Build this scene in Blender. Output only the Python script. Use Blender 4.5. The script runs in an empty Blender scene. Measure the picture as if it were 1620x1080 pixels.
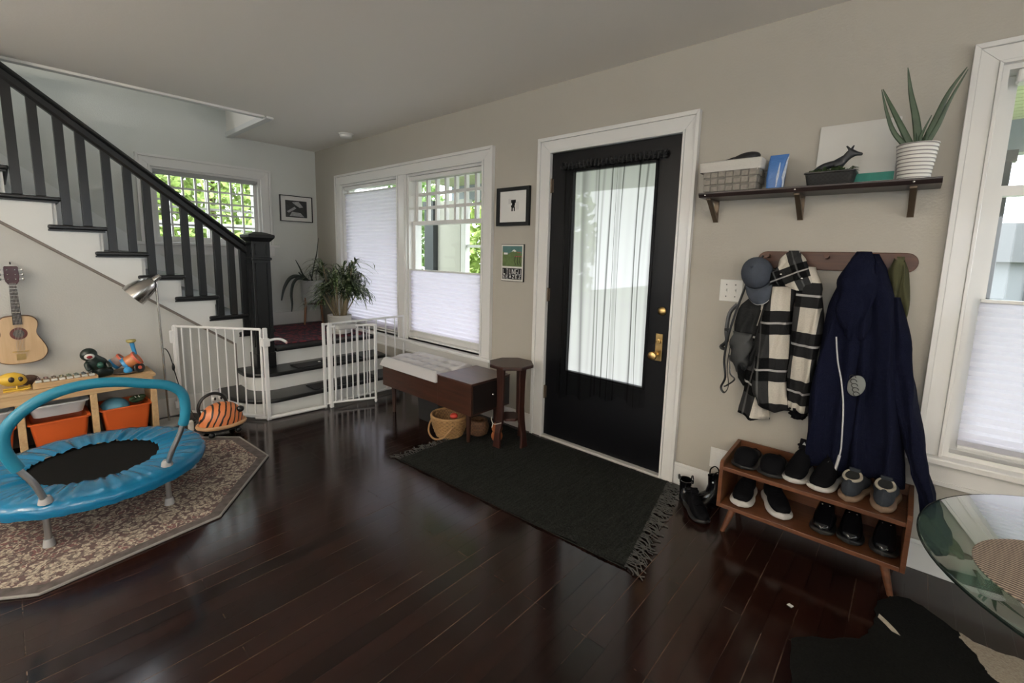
import bpy, bmesh, math, random
from mathutils import Vector, Matrix, Quaternion
random.seed(7)
PI = math.pi
C = bpy.context.scene.collection
sc = bpy.context.scene
H = 2.533

# ------------------------------------------------------------------ camera
def camera():
    yaw, pit, rol = 2.2945331, -0.1348490, 0.0239596
    f = Vector((math.cos(yaw)*math.cos(pit), math.sin(yaw)*math.cos(pit), math.sin(pit)))
    r = f.cross(Vector((0, 0, 1))).normalized(); u = r.cross(f)
    c, s = math.cos(rol), math.sin(rol)
    R = Matrix((c*r+s*u, -s*r+c*u, -f)).transposed()
    cam = bpy.data.cameras.new('camera'); o = bpy.data.objects.new('camera', cam); C.objects.link(o)
    o.matrix_world = Matrix.Translation((5.58846, -2.64630, 1.36685)) @ R.to_4x4()
    cam.sensor_width = 36; cam.lens = 36*715.67/1620; cam.shift_y = -41.276/1620
    cam.clip_start = .02; cam.clip_end = 300
    sc.camera = o
camera()
sc.view_settings.view_transform = 'Standard'; sc.view_settings.look = 'None'
sc.view_settings.gamma = 1; sc.view_settings.use_curve_mapping = False
sc.view_settings.exposure = 0.55

# ------------------------------------------------------------------ daylight: an overcast sky
def world():
    w = bpy.data.worlds.new('overcast_sky'); sc.world = w; w.use_nodes = True
    nt = w.node_tree; N = nt.nodes; bg = N['Background']
    tc = N.new('ShaderNodeTexCoord'); nz = N.new('ShaderNodeTexNoise'); nz.inputs['Scale'].default_value = 2.2
    cr = N.new('ShaderNodeValToRGB'); cr.color_ramp.elements[0].position = .35; cr.color_ramp.elements[1].position = .7
    cr.color_ramp.elements[0].color = (.82, .90, 1.0, 1); cr.color_ramp.elements[1].color = (1, 1, 1, 1)
    nt.links.new(tc.outputs['Generated'], nz.inputs['Vector']); nt.links.new(nz.outputs['Fac'], cr.inputs['Fac'])
    nt.links.new(cr.outputs['Color'], bg.inputs['Color']); bg.inputs['Strength'].default_value = SKY
SKY = 5.5
UPL = 150  # power of the added uplighters that lift the ceiling
world()
def portal(name, loc, rot, sx, sy):      # light portals: tell the renderer where daylight enters
    l = bpy.data.lights.new(name, 'AREA'); l.shape = 'RECTANGLE'; l.size = sx; l.size_y = sy
    l.cycles.is_portal = True
    o = bpy.data.objects.new(name, l); C.objects.link(o); o.location = loc; o.rotation_euler = rot

# ------------------------------------------------------------------ materials
MAT = {}
def srgb(*c): return tuple((x/12.92 if x <= .04045 else ((x+.055)/1.055)**2.4) for x in [v/255 for v in c])
def mat(name, col, rough=.5, metal=0., noise=0., nscale=20., bump=0., bscale=60., spec=.5, coat=0., **kw):
    if name in MAT: return MAT[name]
    m = bpy.data.materials.new(name); m.use_nodes = True; nt = m.node_tree; N = nt.nodes; b = N['Principled BSDF']
    b.inputs['Base Color'].default_value = (*col, 1); b.inputs['Roughness'].default_value = rough
    b.inputs['Metallic'].default_value = metal; b.inputs['Specular IOR Level'].default_value = spec
    b.inputs['Coat Weight'].default_value = coat
    tc = N.new('ShaderNodeTexCoord')
    nz = N.new('ShaderNodeTexNoise'); nz.inputs['Scale'].default_value = nscale; nz.inputs['Detail'].default_value = 4
    nt.links.new(tc.outputs['Object'], nz.inputs['Vector'])
    if noise:
        mx = N.new('ShaderNodeMix'); mx.data_type = 'RGBA'
        mx.inputs['A'].default_value = (*[c*(1-noise) for c in col], 1); mx.inputs['B'].default_value = (*[min(1, c*(1+noise)) for c in col], 1)
        nt.links.new(nz.outputs['Fac'], mx.inputs['Factor']); nt.links.new(mx.outputs['Result'], b.inputs['Base Color'])
    if bump:
        nb = N.new('ShaderNodeTexNoise'); nb.inputs['Scale'].default_value = bscale; nb.inputs['Detail'].default_value = 3
        bp = N.new('ShaderNodeBump'); bp.inputs['Strength'].default_value = bump; bp.inputs['Distance'].default_value = .01
        nt.links.new(tc.outputs['Object'], nb.inputs['Vector']); nt.links.new(nb.outputs['Fac'], bp.inputs['Height'])
        nt.links.new(bp.outputs['Normal'], b.inputs['Normal'])
    for k, v in kw.items(): b.inputs[k.replace('_', ' ')].default_value = v
    MAT[name] = m; return m
def nodes(name):
    m = bpy.data.materials.new(name); m.use_nodes = True; MAT[name] = m
    return m, m.node_tree, m.node_tree.nodes, m.node_tree.nodes['Principled BSDF']
def math_n(nt, op, a, b=None, c=None):
    n = nt.nodes.new('ShaderNodeMath'); n.operation = op
    for i, v in enumerate((a, b, c)):
        if v is None: continue
        if hasattr(v, 'links'): nt.links.new(v, n.inputs[i])
        else: n.inputs[i].default_value = v
    return n.outputs[0]
def mix_n(nt, f, a, b):
    n = nt.nodes.new('ShaderNodeMix'); n.data_type = 'RGBA'
    for k, v in (('Factor', f), ('A', a), ('B', b)):
        if hasattr(v, 'links'): nt.links.new(v, n.inputs[k])
        else: n.inputs[k].default_value = v if k == 'Factor' else (*v, 1)
    return n.outputs['Result']

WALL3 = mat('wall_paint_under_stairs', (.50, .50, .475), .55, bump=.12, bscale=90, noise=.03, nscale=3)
WALL = mat('wall_paint_lightened', (.60, .61, .575), .55, bump=.12, bscale=90, noise=.03, nscale=3)  # the under-stairs paint, lightened to stand in for light on the back wall
WALL2 = mat('wall_paint_warm', (.395, .370, .318), .55, bump=.12, bscale=90, noise=.03, nscale=3)
CEIL = mat('ceiling_paint', (.80, .76, .70), .7, bump=.06, bscale=70)
TRIM = mat('white_trim_paint', (.68, .67, .645), .3, coat=.15)
STWHITE = mat('stair_white_paint', (.70, .71, .69), .4)
BLACKP = mat('black_paint', (.0055, .006, .0062), .32, noise=.3, nscale=8)
BLACKD = mat('black_door_paint', (.003, .003, .004), .35, spec=.25)
TREADM = mat('tread_black', (.008, .008, .0085), .35, noise=.3, nscale=8)
def wood(name, c1, c2, rough=.4, scale=3., stretch=(1, 12, 12), coat=0.):
    m, nt, N, b = nodes(name)
    tc = N.new('ShaderNodeTexCoord'); mp = N.new('ShaderNodeMapping'); mp.inputs['Scale'].default_value = stretch
    nz = N.new('ShaderNodeTexNoise'); nz.inputs['Scale'].default_value = scale; nz.inputs['Detail'].default_value = 6
    nz.inputs['Distortion'].default_value = 1.2
    nt.links.new(tc.outputs['Object'], mp.inputs['Vector']); nt.links.new(mp.outputs['Vector'], nz.inputs['Vector'])
    f = math_n(nt, 'MULTIPLY_ADD', nz.outputs['Fac'], 2.2, -.6)
    f = math_n(nt, 'MINIMUM', math_n(nt, 'MAXIMUM', f, 0.), 1.)
    nt.links.new(mix_n(nt, f, c1, c2), b.inputs['Base Color'])
    b.inputs['Roughness'].default_value = rough; b.inputs['Coat Weight'].default_value = coat
    return m
WALNUT = wood('walnut_wood', (.022, .0075, .004), (.055, .018, .009), .38)
WALNUT_Z = wood('walnut_wood_upright', (.015, .005, .003), (.035, .012, .006), .38, stretch=(12, 12, 1))
MAHOG = wood('dark_stool_wood', (.018, .0055, .004), (.042, .013, .008), .35, stretch=(12, 12, 1))
RAILW = wood('rail_wood', (.050, .016, .006), (.10, .034, .014), .45)
RACKW = wood("rack_wood", (.075, .026, .010), (.15, .055, .022), .38)
PINE = wood('pine_wood', (.42, .27, .13), (.56, .39, .21), .5)
PINE_Y = wood('pine_wood_side', (.42, .27, .13), (.56, .39, .21), .5, stretch=(12, 1, 12))
SHELFW = wood('espresso_shelf', (.018, .012, .012), (.035, .022, .02), .35)

def floor_mat():
    m, nt, N, b = nodes('dark_plank_floor')
    tc = N.new('ShaderNodeTexCoord'); mp = N.new('ShaderNodeMapping'); mp.inputs['Rotation'].default_value = (0, 0, PI/2)
    nt.links.new(tc.outputs['Object'], mp.inputs['Vector'])
    br = N.new('ShaderNodeTexBrick'); br.offset = .37; br.offset_frequency = 3
    for k, v in (('Scale', 1), ('Mortar Size', .0021), ('Mortar Smooth', .3), ('Bias', 0), ('Brick Width', 1.35), ('Row Height', .078)):
        br.inputs[k].default_value = v
    br.inputs['Color1'].default_value = (.30, .30, .30, 1); br.inputs['Color2'].default_value = (1, 1, 1, 1)
    nt.links.new(mp.outputs['Vector'], br.inputs['Vector'])
    gr = N.new('ShaderNodeMapping'); gr.inputs['Scale'].default_value = (28, 1.6, 1)
    nt.links.new(tc.outputs['Object'], gr.inputs['Vector'])
    nz = N.new('ShaderNodeTexNoise'); nz.inputs['Scale'].default_value = 2.; nz.inputs['Detail'].default_value = 7
    nt.links.new(gr.outputs['Vector'], nz.inputs['Vector'])
    g = math_n(nt, 'MULTIPLY', nz.outputs['Fac'], br.outputs['Color'])
    c = mix_n(nt, g, (.0030, .0012, .0009), (.034, .0125, .0085))
    # worn pale scratches along some board edges
    w = N.new('ShaderNodeMapping'); w.inputs['Scale'].default_value = (13, .7, 1)
    nt.links.new(tc.outputs['Object'], w.inputs['Vector'])
    nw = N.new('ShaderNodeTexNoise'); nw.inputs['Scale'].default_value = 2.3; nw.inputs['Detail'].default_value = 5
    nt.links.new(w.outputs['Vector'], nw.inputs['Vector'])
    msk = math_n(nt, 'GREATER_THAN', nw.outputs['Fac'], .54)
    sf = math_n(nt, 'MULTIPLY', msk, br.outputs['Fac'])
    c2 = mix_n(nt, math_n(nt, 'MULTIPLY', sf, math_n(nt, 'MULTIPLY_ADD', nz.outputs['Fac'], 1.5, -.35)), c, (.13, .082, .055))
    dark = math_n(nt, 'MULTIPLY', math_n(nt, 'SUBTRACT', 1., msk), br.outputs['Fac'])
    c3 = mix_n(nt, dark, c2, (.003, .002, .002))
    nt.links.new(c3, b.inputs['Base Color'])
    nr = N.new('ShaderNodeTexNoise'); nr.inputs['Scale'].default_value = 1.7; nr.inputs['Detail'].default_value = 6
    nt.links.new(tc.outputs['Object'], nr.inputs['Vector'])
    rr = math_n(nt, 'MULTIPLY_ADD', nr.outputs['Fac'], .12, .055)
    rr = math_n(nt, 'MULTIPLY_ADD', nz.outputs['Fac'], .07, rr)
    nt.links.new(rr, b.inputs['Roughness'])
    b.inputs['Specular IOR Level'].default_value = .45
    bp = N.new('ShaderNodeBump'); bp.inputs['Strength'].default_value = .35; bp.inputs['Distance'].default_value = .004
    wv = N.new('ShaderNodeTexNoise'); wv.inputs['Scale'].default_value = 9.; wv.inputs['Detail'].default_value = 2
    nt.links.new(tc.outputs['Object'], wv.inputs['Vector'])
    h = math_n(nt, 'MULTIPLY_ADD', br.outputs['Fac'], -.6, math_n(nt, 'MULTIPLY_ADD', br.outputs['Color'], .12, math_n(nt, 'MULTIPLY', wv.outputs['Fac'], .10)))
    nt.links.new(h, bp.inputs['Height']); nt.links.new(bp.outputs['Normal'], b.inputs['Normal'])
    return m
FLOORM = floor_mat()
def shade_mat(nm='pleated_shade_fabric', tc_=(.68, .63, .74, 1)):
    m, nt, N, b = nodes(nm); out = N['Material Output']; N.remove(b)
    d = N.new('ShaderNodeBsdfDiffuse'); t = N.new('ShaderNodeBsdfTranslucent'); x = N.new('ShaderNodeMixShader')
    d.inputs['Color'].default_value = (.80, .79, .84, 1); t.inputs['Color'].default_value = tc_; x.inputs['Fac'].default_value = .62
    nt.links.new(d.outputs[0], x.inputs[1]); nt.links.new(t.outputs[0], x.inputs[2]); nt.links.new(x.outputs[0], out.inputs[0]); return m
SHADE = shade_mat(); SHADE2 = shade_mat('pleated_shade_fabric_dimmed', (.46, .44, .49, 1))  # second one: same fabric, translucent colour lowered to dim the right window's glow
def glass_mat(name, col=(.95, .97, .96), refl=.04):
    m, nt, N, b = nodes(name); out = N['Material Output']; N.remove(b)
    t = N.new('ShaderNodeBsdfTransparent'); t.inputs['Color'].default_value = (*col, 1)
    g = N.new('ShaderNodeBsdfGlossy'); g.inputs['Roughness'].default_value = .02
    lw = N.new('ShaderNodeLayerWeight'); lw.inputs['Blend'].default_value = .5
    fr = math_n(nt, 'MULTIPLY_ADD', math_n(nt, 'POWER', lw.outputs['Facing'], 4.), .7, refl)
    x = N.new('ShaderNodeMixShader'); nt.links.new(fr, x.inputs[0])
    nt.links.new(t.outputs[0], x.inputs[1]); nt.links.new(g.outputs[0], x.inputs[2]); nt.links.new(x.outputs[0], out.inputs[0]); return m
GLASS = glass_mat('window_glass')
def sheer_mat():
    m, nt, N, b = nodes('sheer_black_curtain'); out = N['Material Output']; N.remove(b)
    t = N.new('ShaderNodeBsdfTransparent'); d = N.new('ShaderNodeBsdfDiffuse'); d.inputs['Color'].default_value = (.012, .012, .012, 1)
    lw = N.new('ShaderNodeLayerWeight'); lw.inputs['Blend'].default_value = .35
    f = math_n(nt, 'MULTIPLY_ADD', lw.outputs['Facing'], 1.15, .10)
    x = N.new('ShaderNodeMixShader'); nt.links.new(f, x.inputs[0]); nt.links.new(t.outputs[0], x.inputs[1]); nt.links.new(d.outputs[0], x.inputs[2])
    nt.links.new(x.outputs[0], out.inputs[0]); return m
SHEER = sheer_mat()
def frost_mat():
    m, nt, N, b = nodes('frosted_door_glass'); out = N['Material Output']; N.remove(b)
    d = N.new('ShaderNodeBsdfTranslucent'); d.inputs['Color'].default_value = (.47, .455, .44, 1)
    t = N.new('ShaderNodeBsdfTransparent'); x = N.new('ShaderNodeMixShader'); x.inputs[0].default_value = .95
    nt.links.new(t.outputs[0], x.inputs[1]); nt.links.new(d.outputs[0], x.inputs[2]); nt.links.new(x.outputs[0], out.inputs[0]); return m
FROST = frost_mat()
CHROME = mat('brushed_nickel', (.50, .48, .45), .22, 1.0)
BRASS = mat('aged_brass', (.55, .38, .16), .3, 1.0, noise=.2, nscale=40)
IRON = mat('bronze_iron', (.16, .12, .085), .45, .8)
WHITEM = mat('white_metal', (.72, .72, .72), .35)
WHITEPL = mat('white_plastic', (.70, .69, .65), .4)

# ------------------------------------------------------------------ mesh tools
class MB:
    def __init__(s): s.bm = bmesh.new()
    def _t(s, vs, M):
        if M is not None:
            for v in vs: v.co = M @ v.co
    def box(s, a, b, M=None, bev=0.):
        x0, x1 = sorted((a[0], b[0])); y0, y1 = sorted((a[1], b[1])); z0, z1 = sorted((a[2], b[2]))
        r = bmesh.ops.create_cube(s.bm, size=1.0); vs = r['verts']
        for v in vs: v.co = Vector(((x0+x1)/2+v.co.x*(x1-x0), (y0+y1)/2+v.co.y*(y1-y0), (z0+z1)/2+v.co.z*(z1-z0)))
        if bev:
            es = list({e for v in vs for e in v.link_edges})
            rr = bmesh.ops.bevel(s.bm, geom=es, offset=bev, segments=2, affect='EDGES', profile=.5)
            vs = list({v for f in rr['faces'] for v in f.verts} | {v for v in vs if v.is_valid})
            if M is not None:
                fs = set()
                for v in vs: fs |= set(v.link_faces)
                vs = list({v for f in fs for v in f.verts})
        s._t(vs, M); return s
    def prism(s, poly, z0, z1, M=None):
        a = [s.bm.verts.new((p[0], p[1], z0)) for p in poly]; b = [s.bm.verts.new((p[0], p[1], z1)) for p in poly]
        n = len(poly)
        for i in range(n): s.bm.faces.new((a[i], a[(i+1) % n], b[(i+1) % n], b[i]))
        s.bm.faces.new(a[::-1]); s.bm.faces.new(b); s._t(a+b, M); return s
    def prism_x(s, poly, x0, x1): # poly in (y,z)
        return s.prism(poly, x0, x1, Matrix(((0, 0, 1, 0), (1, 0, 0, 0), (0, 1, 0, 0), (0, 0, 0, 1))))
    def prism_y(s, poly, y0, y1): # poly in (x,z)
        return s.prism(poly, y0, y1, Matrix(((1, 0, 0, 0), (0, 0, 1, 0), (0, 1, 0, 0), (0, 0, 0, 1))))
    def loft(s, rings, cap=True, closed=True, M=None):
        R = [[s.bm.verts.new(p) for p in r] for r in rings]; n = len(R[0])
        for i in range(len(R)-1):
            for j in range(n if closed else n-1):
                k = (j+1) % n; s.bm.faces.new((R[i][j], R[i][k], R[i+1][k], R[i+1][j]))
        if cap and closed: s.bm.faces.new(R[0][::-1]); s.bm.faces.new(R[-1])
        s._t([v for r in R for v in r], M); return s
    def lathe(s, prof, c=(0, 0, 0), n=24, M=None, cap=True, sx=1., sy=1.):
        return s.loft([[(c[0]+r*sx*math.cos(2*PI*j/n), c[1]+r*sy*math.sin(2*PI*j/n), c[2]+z) for j in range(n)] for r, z in prof], cap, True, M)
    def tube(s, pts, r, n=8, cap=True, closed=False, flat=1., up=None):
        P = [Vector(p) for p in pts]; m = len(P); rs = r if isinstance(r, (list, tuple)) else [r]*m
        rings = []; pn = None
        for i in range(m):
            if closed: t = P[(i+1) % m]-P[i-1]
            else: t = P[min(i+1, m-1)]-P[max(i-1, 0)]
            t.normalize()
            if pn is None:
                a = Vector(up) if up else (Vector((0, 0, 1)) if abs(t.z) < .9 else Vector((1, 0, 0)))
                pn = (a-t*a.dot(t)).normalized()
            else:
                pn = pn-t*pn.dot(t)
                pn = pn.normalized() if pn.length > 1e-6 else Vector((1, 0, 0))
            bn = t.cross(pn)
            rings.append([P[i]+pn*math.cos(2*PI*j/n)*rs[i]+bn*math.sin(2*PI*j/n)*rs[i]*flat for j in range(n)])
        if closed: rings.append(rings[0]); 
        if closed:
            R = [[s.bm.verts.new(p) for p in q] for q in rings[:-1]]; m = len(R)
            for i in range(m):
                for j in range(n): s.bm.faces.new((R[i][j], R[i][(j+1) % n], R[(i+1) % m][(j+1) % n], R[(i+1) % m][j]))
            return s
        return s.loft(rings, cap)
    def cyl(s, p, q, r0, r1=None, n=16): return s.tube([p, q], [r0, r0 if r1 is None else r1], n)
    def ell(s, c, r, n=16, m=10, rot=None):
        M = Matrix.Translation(c)
        if rot is not None: M = M @ rot.to_4x4()
        pr = [(max(1e-4, math.sin(PI*i/m)), -math.cos(PI*i/m)) for i in range(m+1)]
        return s.loft([[(r[0]*a*math.cos(2*PI*j/n), r[1]*a*math.sin(2*PI*j/n), r[2]*z) for j in range(n)] for a, z in pr], True, True, M)
    def ribbon(s, pts, w, wd=None):        # thin leaf or strap along pts
        P = [Vector(p) for p in pts]; ws = w if isinstance(w, (list, tuple)) else [w]*len(P); prev = None
        for i, p in enumerate(P):
            t = (P[min(i+1, len(P)-1)]-P[max(i-1, 0)]).normalized()
            d = Vector(wd) if wd else t.cross(Vector((0, 0, 1)))
            if d.length < 1e-4: d = Vector((1, 0, 0))
            d = (d - t*d.dot(t)).normalized()*ws[i]/2
            row = [s.bm.verts.new(p-d), s.bm.verts.new(p+Vector((0, 0, -abs(ws[i])*.12))), s.bm.verts.new(p+d)]
            if prev:
                s.bm.faces.new((prev[0], prev[1], row[1], row[0])); s.bm.faces.new((prev[1], prev[2], row[2], row[1]))
            prev = row
        return s
    def build(s, name, m, parent=None, smooth=False, local=False, base=None, bevel=0., solid=0., sub=0):
        me = bpy.data.meshes.new(name); bmesh.ops.recalc_face_normals(s.bm, faces=s.bm.faces)
        o = bpy.data.objects.new(name, me); C.objects.link(o)
        off = Vector((0, 0, 0))
        if parent is not None:
            o.parent = parent; q = parent
            while q is not None: off += q.location; q = q.parent
        elif base is not None: off = Vector(base); o.location = off
        if not local and off.length > 0:
            for v in s.bm.verts: v.co -= off
        s.bm.to_mesh(me); s.bm.free()
        if m is not None: me.materials.append(m)
        if smooth:
            for p in me.polygons: p.use_smooth = True
            if smooth != 'all':
                try: me.set_sharp_from_angle(angle=math.radians(38))
                except Exception: pass
        if solid: md = o.modifiers.new('solid', 'SOLIDIFY'); md.thickness = solid; md.offset = 0
        if bevel: md = o.modifiers.new('bevel', 'BEVEL'); md.width = bevel; md.segments = 2; md.limit_method = 'ANGLE'
        if sub: md = o.modifiers.new('sub', 'SUBSURF'); md.levels = sub; md.render_levels = sub
        return o
def thing(name, label, cat, loc=(0, 0, 0), group=None, kind=None, rot=0.):
    o = bpy.data.objects.new(name, None); C.objects.link(o); o.location = loc; o.rotation_euler = (0, 0, rot)
    o['label'] = label; o['category'] = cat
    if group: o['group'] = group
    if kind: o['kind'] = kind
    return o
def tag(o, label, cat, group=None, kind=None):
    o['label'] = label; o['category'] = cat
    if group: o['group'] = group
    if kind: o['kind'] = kind
    return o
def struct(o, label=None, cat=None):
    o['kind'] = 'structure'
    if label: o['label'] = label
    if cat: o['category'] = cat
    return o
def copy_tree(o, parent=None):
    c = o.copy(); C.objects.link(c); c.parent = parent
    for ch in list(o.children): copy_tree(ch, c)
    return c
def skin(name, pts, edges, radii, m, parent=None, sub=2, root=0):
    me = bpy.data.meshes.new(name); off = Vector((0, 0, 0)); q = parent
    while q is not None: off += q.location; q = q.parent
    me.from_pydata([Vector(p)-off for p in pts], edges, []); o = bpy.data.objects.new(name, me); C.objects.link(o); o.parent = parent
    md = o.modifiers.new('skin', 'SKIN'); md.use_smooth_shade = True
    for i, v in enumerate(me.skin_vertices[0].data):
        r = radii[i]; v.radius = (r, r) if not isinstance(r, tuple) else r
        v.use_root = (i == root)
    s2 = o.modifiers.new('sub', 'SUBSURF'); s2.levels = sub; s2.render_levels = sub
    me.materials.append(m); return o
def smoothpath(P, n=6):
    P = [Vector(p) for p in P]; out = []
    for i in range(len(P)-1):
        p0 = P[max(i-1, 0)]; p1 = P[i]; p2 = P[i+1]; p3 = P[min(i+2, len(P)-1)]
        for k in range(n):
            t = k/n
            out.append(.5*((2*p1)+(-p0+p2)*t+(2*p0-5*p1+4*p2-p3)*t*t+(-p0+3*p1-3*p2+p3)*t**3))
    out.append(P[-1]); return out
def holes_wall(mb, axis, pos, thick, u0, u1, z0, z1, holes):
    """wall slab with rectangular openings; axis 'y': wall plane y=pos, u is x"""
    us = sorted({u0, u1, *[h[0] for h in holes], *[h[1] for h in holes]})
    for a, b in zip(us, us[1:]):
        mid = (a+b)/2; zs = [(z0, z1)]
        for h in holes:
            if h[0] < mid < h[1]:
                nz = []
                for p, q in zs:
                    if h[2] > p: nz.append((p, min(q, h[2])))
                    if h[3] < q: nz.append((max(p, h[3]), q))
                zs = [t for t in nz if t[1]-t[0] > 1e-4]
        for p, q in zs:
            if axis == 'y': mb.box((a, pos, p), (b, pos+thick, q))
            else: mb.box((pos, a, p), (pos+thick, b, q))
# ================================================================== THE ROOM
XR, YB = 8.6, -6.4
W1L = (.629, 1.722, .50, 2.09); W1R = (1.878, 2.915, .50, 2.09)
DOOR = (3.597, 4.525, 0, 2.07); RW = (5.757, 6.95, .545, 2.135)
SW = (-1.617, -.641, 1.405, 2.12)      # stair window: y range, z range
mb = MB(); mb.box((-.3, YB-.2, -.12), (XR+.2, .15, 0)); struct(mb.build('floor', FLOORM), 'dark brown glossy plank floor', 'floor')
mb = MB(); holes_wall(mb, 'y', 0, .15, -.15, XR+.15, -.12, 4.3, [W1L, W1R, DOOR, RW])
struct(mb.build('wall_right', WALL2), 'pale greige wall with the front door', 'wall')
mb = MB(); holes_wall(mb, 'x', 0, -.15, YB, 0, -.12, 4.3, [SW, (-3.0, -1.9, 3.0, 3.85)])  # second opening is upstairs and unseen, added to bring daylight into the stairwell
struct(mb.build('wall_back', WALL), 'pale grey wall behind the staircase', 'wall')
BW = [(1.8, 2.9, .9, 2.1), (5.2, 6.6, .6, 2.1)]
mb = MB(); holes_wall(mb, 'y', YB, -.15, -.15, XR+.15, 0, 4.3, BW); struct(mb.build('wall_front', WALL))
EW = [(-5.4, -4.3, .8, 2.1), (-2.4, -1.3, .8, 2.1)]
mb = MB(); holes_wall(mb, 'x', XR, .15, YB-.15, .15, 0, 4.3, EW); struct(mb.build('wall_left', WALL))
XO, YO = 1.072, -.94
mb = MB(); mb.box((XO, YB, H), (XR, 0, H+.25)); mb.box((0, YO, H), (XO, 0, H+.25)); mb.box((0, YB, H), (XO, -4.6, H+.25))
struct(mb.build('ceiling', CEIL), 'flat off-white ceiling above the room', 'ceiling')
mb = MB(); mb.box((0, YB, 4.15), (XR, 0, 4.3)); mb.box((XO, YB, H+.25), (XO+.1, 0, 4.15)); mb.box((0, YO, H+.25), (XO, YO+.1, 4.15)); mb.box((0, -4.7, H+.25), (XO, -4.6, 4.15))
struct(mb.build('wall_upper', WALL))
mb = MB(); mb.box((XO-.015, -4.6, H-.018), (XO+.045, YO-.03, H+.03), bev=.003); struct(mb.build('trim_1', TRIM), 'white strip along the ceiling edge of the stairwell', 'trim')
mb = MB(); mb.box((0.0, YO-.015, H-.018), (XO+.045, YO+.045, H+.03), bev=.003); struct(mb.build('trim_2', TRIM))

# --- mouldings
def casing(mb, u0, u1, z0, z1, w=.09, axis='y', face=0., sgn=-1, bottom=False, wl=None, wr=None):
    """moulded frame round an opening; three mitred layers"""
    wl = w if wl is None else wl; wr = w if wr is None else wr
    lay = [(0., .22, .034), (.22, .86, .022), (.86, 1., .030)]
    def P(u, d, z): return (u, face+sgn*d, z) if axis == 'y' else (face-sgn*d, u, z)
    def pr(quad, d):
        a = [mb.bm.verts.new(P(u, 0, z)) for u, z in quad]; b = [mb.bm.verts.new(P(u, d, z)) for u, z in quad]
        for i in range(4): mb.bm.faces.new((a[i], a[(i+1) % 4], b[(i+1) % 4], b[i]))
        mb.bm.faces.new(b)
    for o0, o1, d in lay:           # o measured from the outer edge inwards
        L0, L1 = u0-wl*(1-o0), u0-wl*(1-o1); R0, R1 = u1+wr*(1-o0), u1+wr*(1-o1); T0, T1 = z1+w*(1-o0), z1+w*(1-o1)
        pr([(L0, z0), (L1, z0), (L1, T1), (L0, T0)], d); pr([(R0, z0), (R1, z0), (R1, T1), (R0, T0)], d)
        pr([(L0, T0), (L1, T1), (R1, T1), (R0, T0)], d)
def jamb(mb, u0, u1, z0, z1, axis, p, q, t=.02):
    for a, b in (((u0, z0), (u0+t, z1)), ((u1-t, z0), (u1, z1)), ((u0+t, z1-t), (u1-t, z1)), ((u0+t, z0), (u1-t, z0+t))):
        if axis == 'y': mb.box((a[0], p, a[1]), (b[0], q, b[1]))
        else: mb.box((p, a[0], a[1]), (q, b[0], b[1]))
def shade(name, u0, u1, z0, z1, axis, p, parent, pitch=.037):
    n = int((z1-z0)/pitch); pitch = (z1-z0)/n; mb = MB()
    rows = []
    for i in range(2*n+1):
        d = .013 if i % 2 else 0.; z = z0+i*pitch/2
        rows.append([(u0, p+d, z), (u1, p+d, z)] if axis == 'y' else [(p-d, u0, z), (p-d, u1, z)])
    mb.loft(rows, cap=False, closed=False)
    o = mb.build(name, SHADE, parent); o['label'] = 'white pleated cellular shade'
    mb = MB()
    for z in (z0-.012, z1):
        if axis == 'y': mb.box((u0, p-.012, z), (u1, p+.02, z+.014), bev=.003)
        else: mb.box((p-.02, u0, z), (p+.012, u1, z+.014), bev=.003)
    mb.build('shade_rail', TRIM, o); return o
def sash(par, u0, u1, z0, z1, axis, p, cols=1, rows=1, st=.04, d=.03, mun=.014, name='sash', bot=0):
    def B(mb, a, b, c, e, dd=0.):
        if axis == 'y': mb.box((a, p+dd, c), (b, p+d-dd, e))
        else: mb.box((p-dd, a, c), (p-d+dd, b, e))
    mb = MB(); B(mb, u0, u0+st, z0, z1); B(mb, u1-st, u1, z0, z1); B(mb, u0+st, u1-st, z0, z0+(bot or st)); B(mb, u0+st, u1-st, z1-st, z1)
    for i in range(1, cols):
        u = u0+st+(u1-u0-2*st)*i/cols; B(mb, u-mun/2, u+mun/2, z0+st, z1-st, .004)
    for i in range(1, rows):
        z = z0+st+(z1-z0-2*st)*i/rows; B(mb, u0+st, u1-st, z-mun/2, z+mun/2, .005)
    o = mb.build(name, TRIM, par)
    g = MB(); q = p+(d/2 if axis == 'y' else -d/2)
    if axis == 'y': g.loft([[(u0+st, q, z0+st), (u1-st, q, z0+st)], [(u0+st, q, z1-st), (u1-st, q, z1-st)]], False, False)
    else: g.loft([[(q, u0+st, z0+st), (q, u1-st, z0+st)], [(q, u0+st, z1-st), (q, u1-st, z1-st)]], False, False)
    g.build('pane', GLASS, o); return o
# window 1: the double window over the bench
w = struct(thing('window_1', 'double white window over the bench with pleated shades', 'window', (1.78, 0, .42)))
mb = MB(); casing(mb, .629, 2.915, .50, 2.09, .11, wl=.111, wr=.12); mb.box((1.722, -.022, .5), (1.878, 0, 2.1)); mb.box((1.735, -.030, .5), (1.75, 0, 2.09)); mb.box((1.85, -.030, .5), (1.865, 0, 2.09))
mb.box((1.722, 0, .5), (1.878, .14, 2.09))
mb.build('window_frame', TRIM, w, bevel=.002)
mb = MB(); jamb(mb, *W1L, 'y', 0, .15); jamb(mb, *W1R, 'y', 0, .15); mb.build('jamb', TRIM, w)
mb = MB(); mb.box((.49, -.055, .475), (3.06, .02, .505), bev=.006); mb.box((.53, -.022, .395), (3.02, 0, .475)); mb.box((.53, -.03, .385), (3.02, 0, .40)); mb.box((.65, .0, .50), (2.9, .05, .535))
mb.build('window_sill', TRIM, w)
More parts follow.
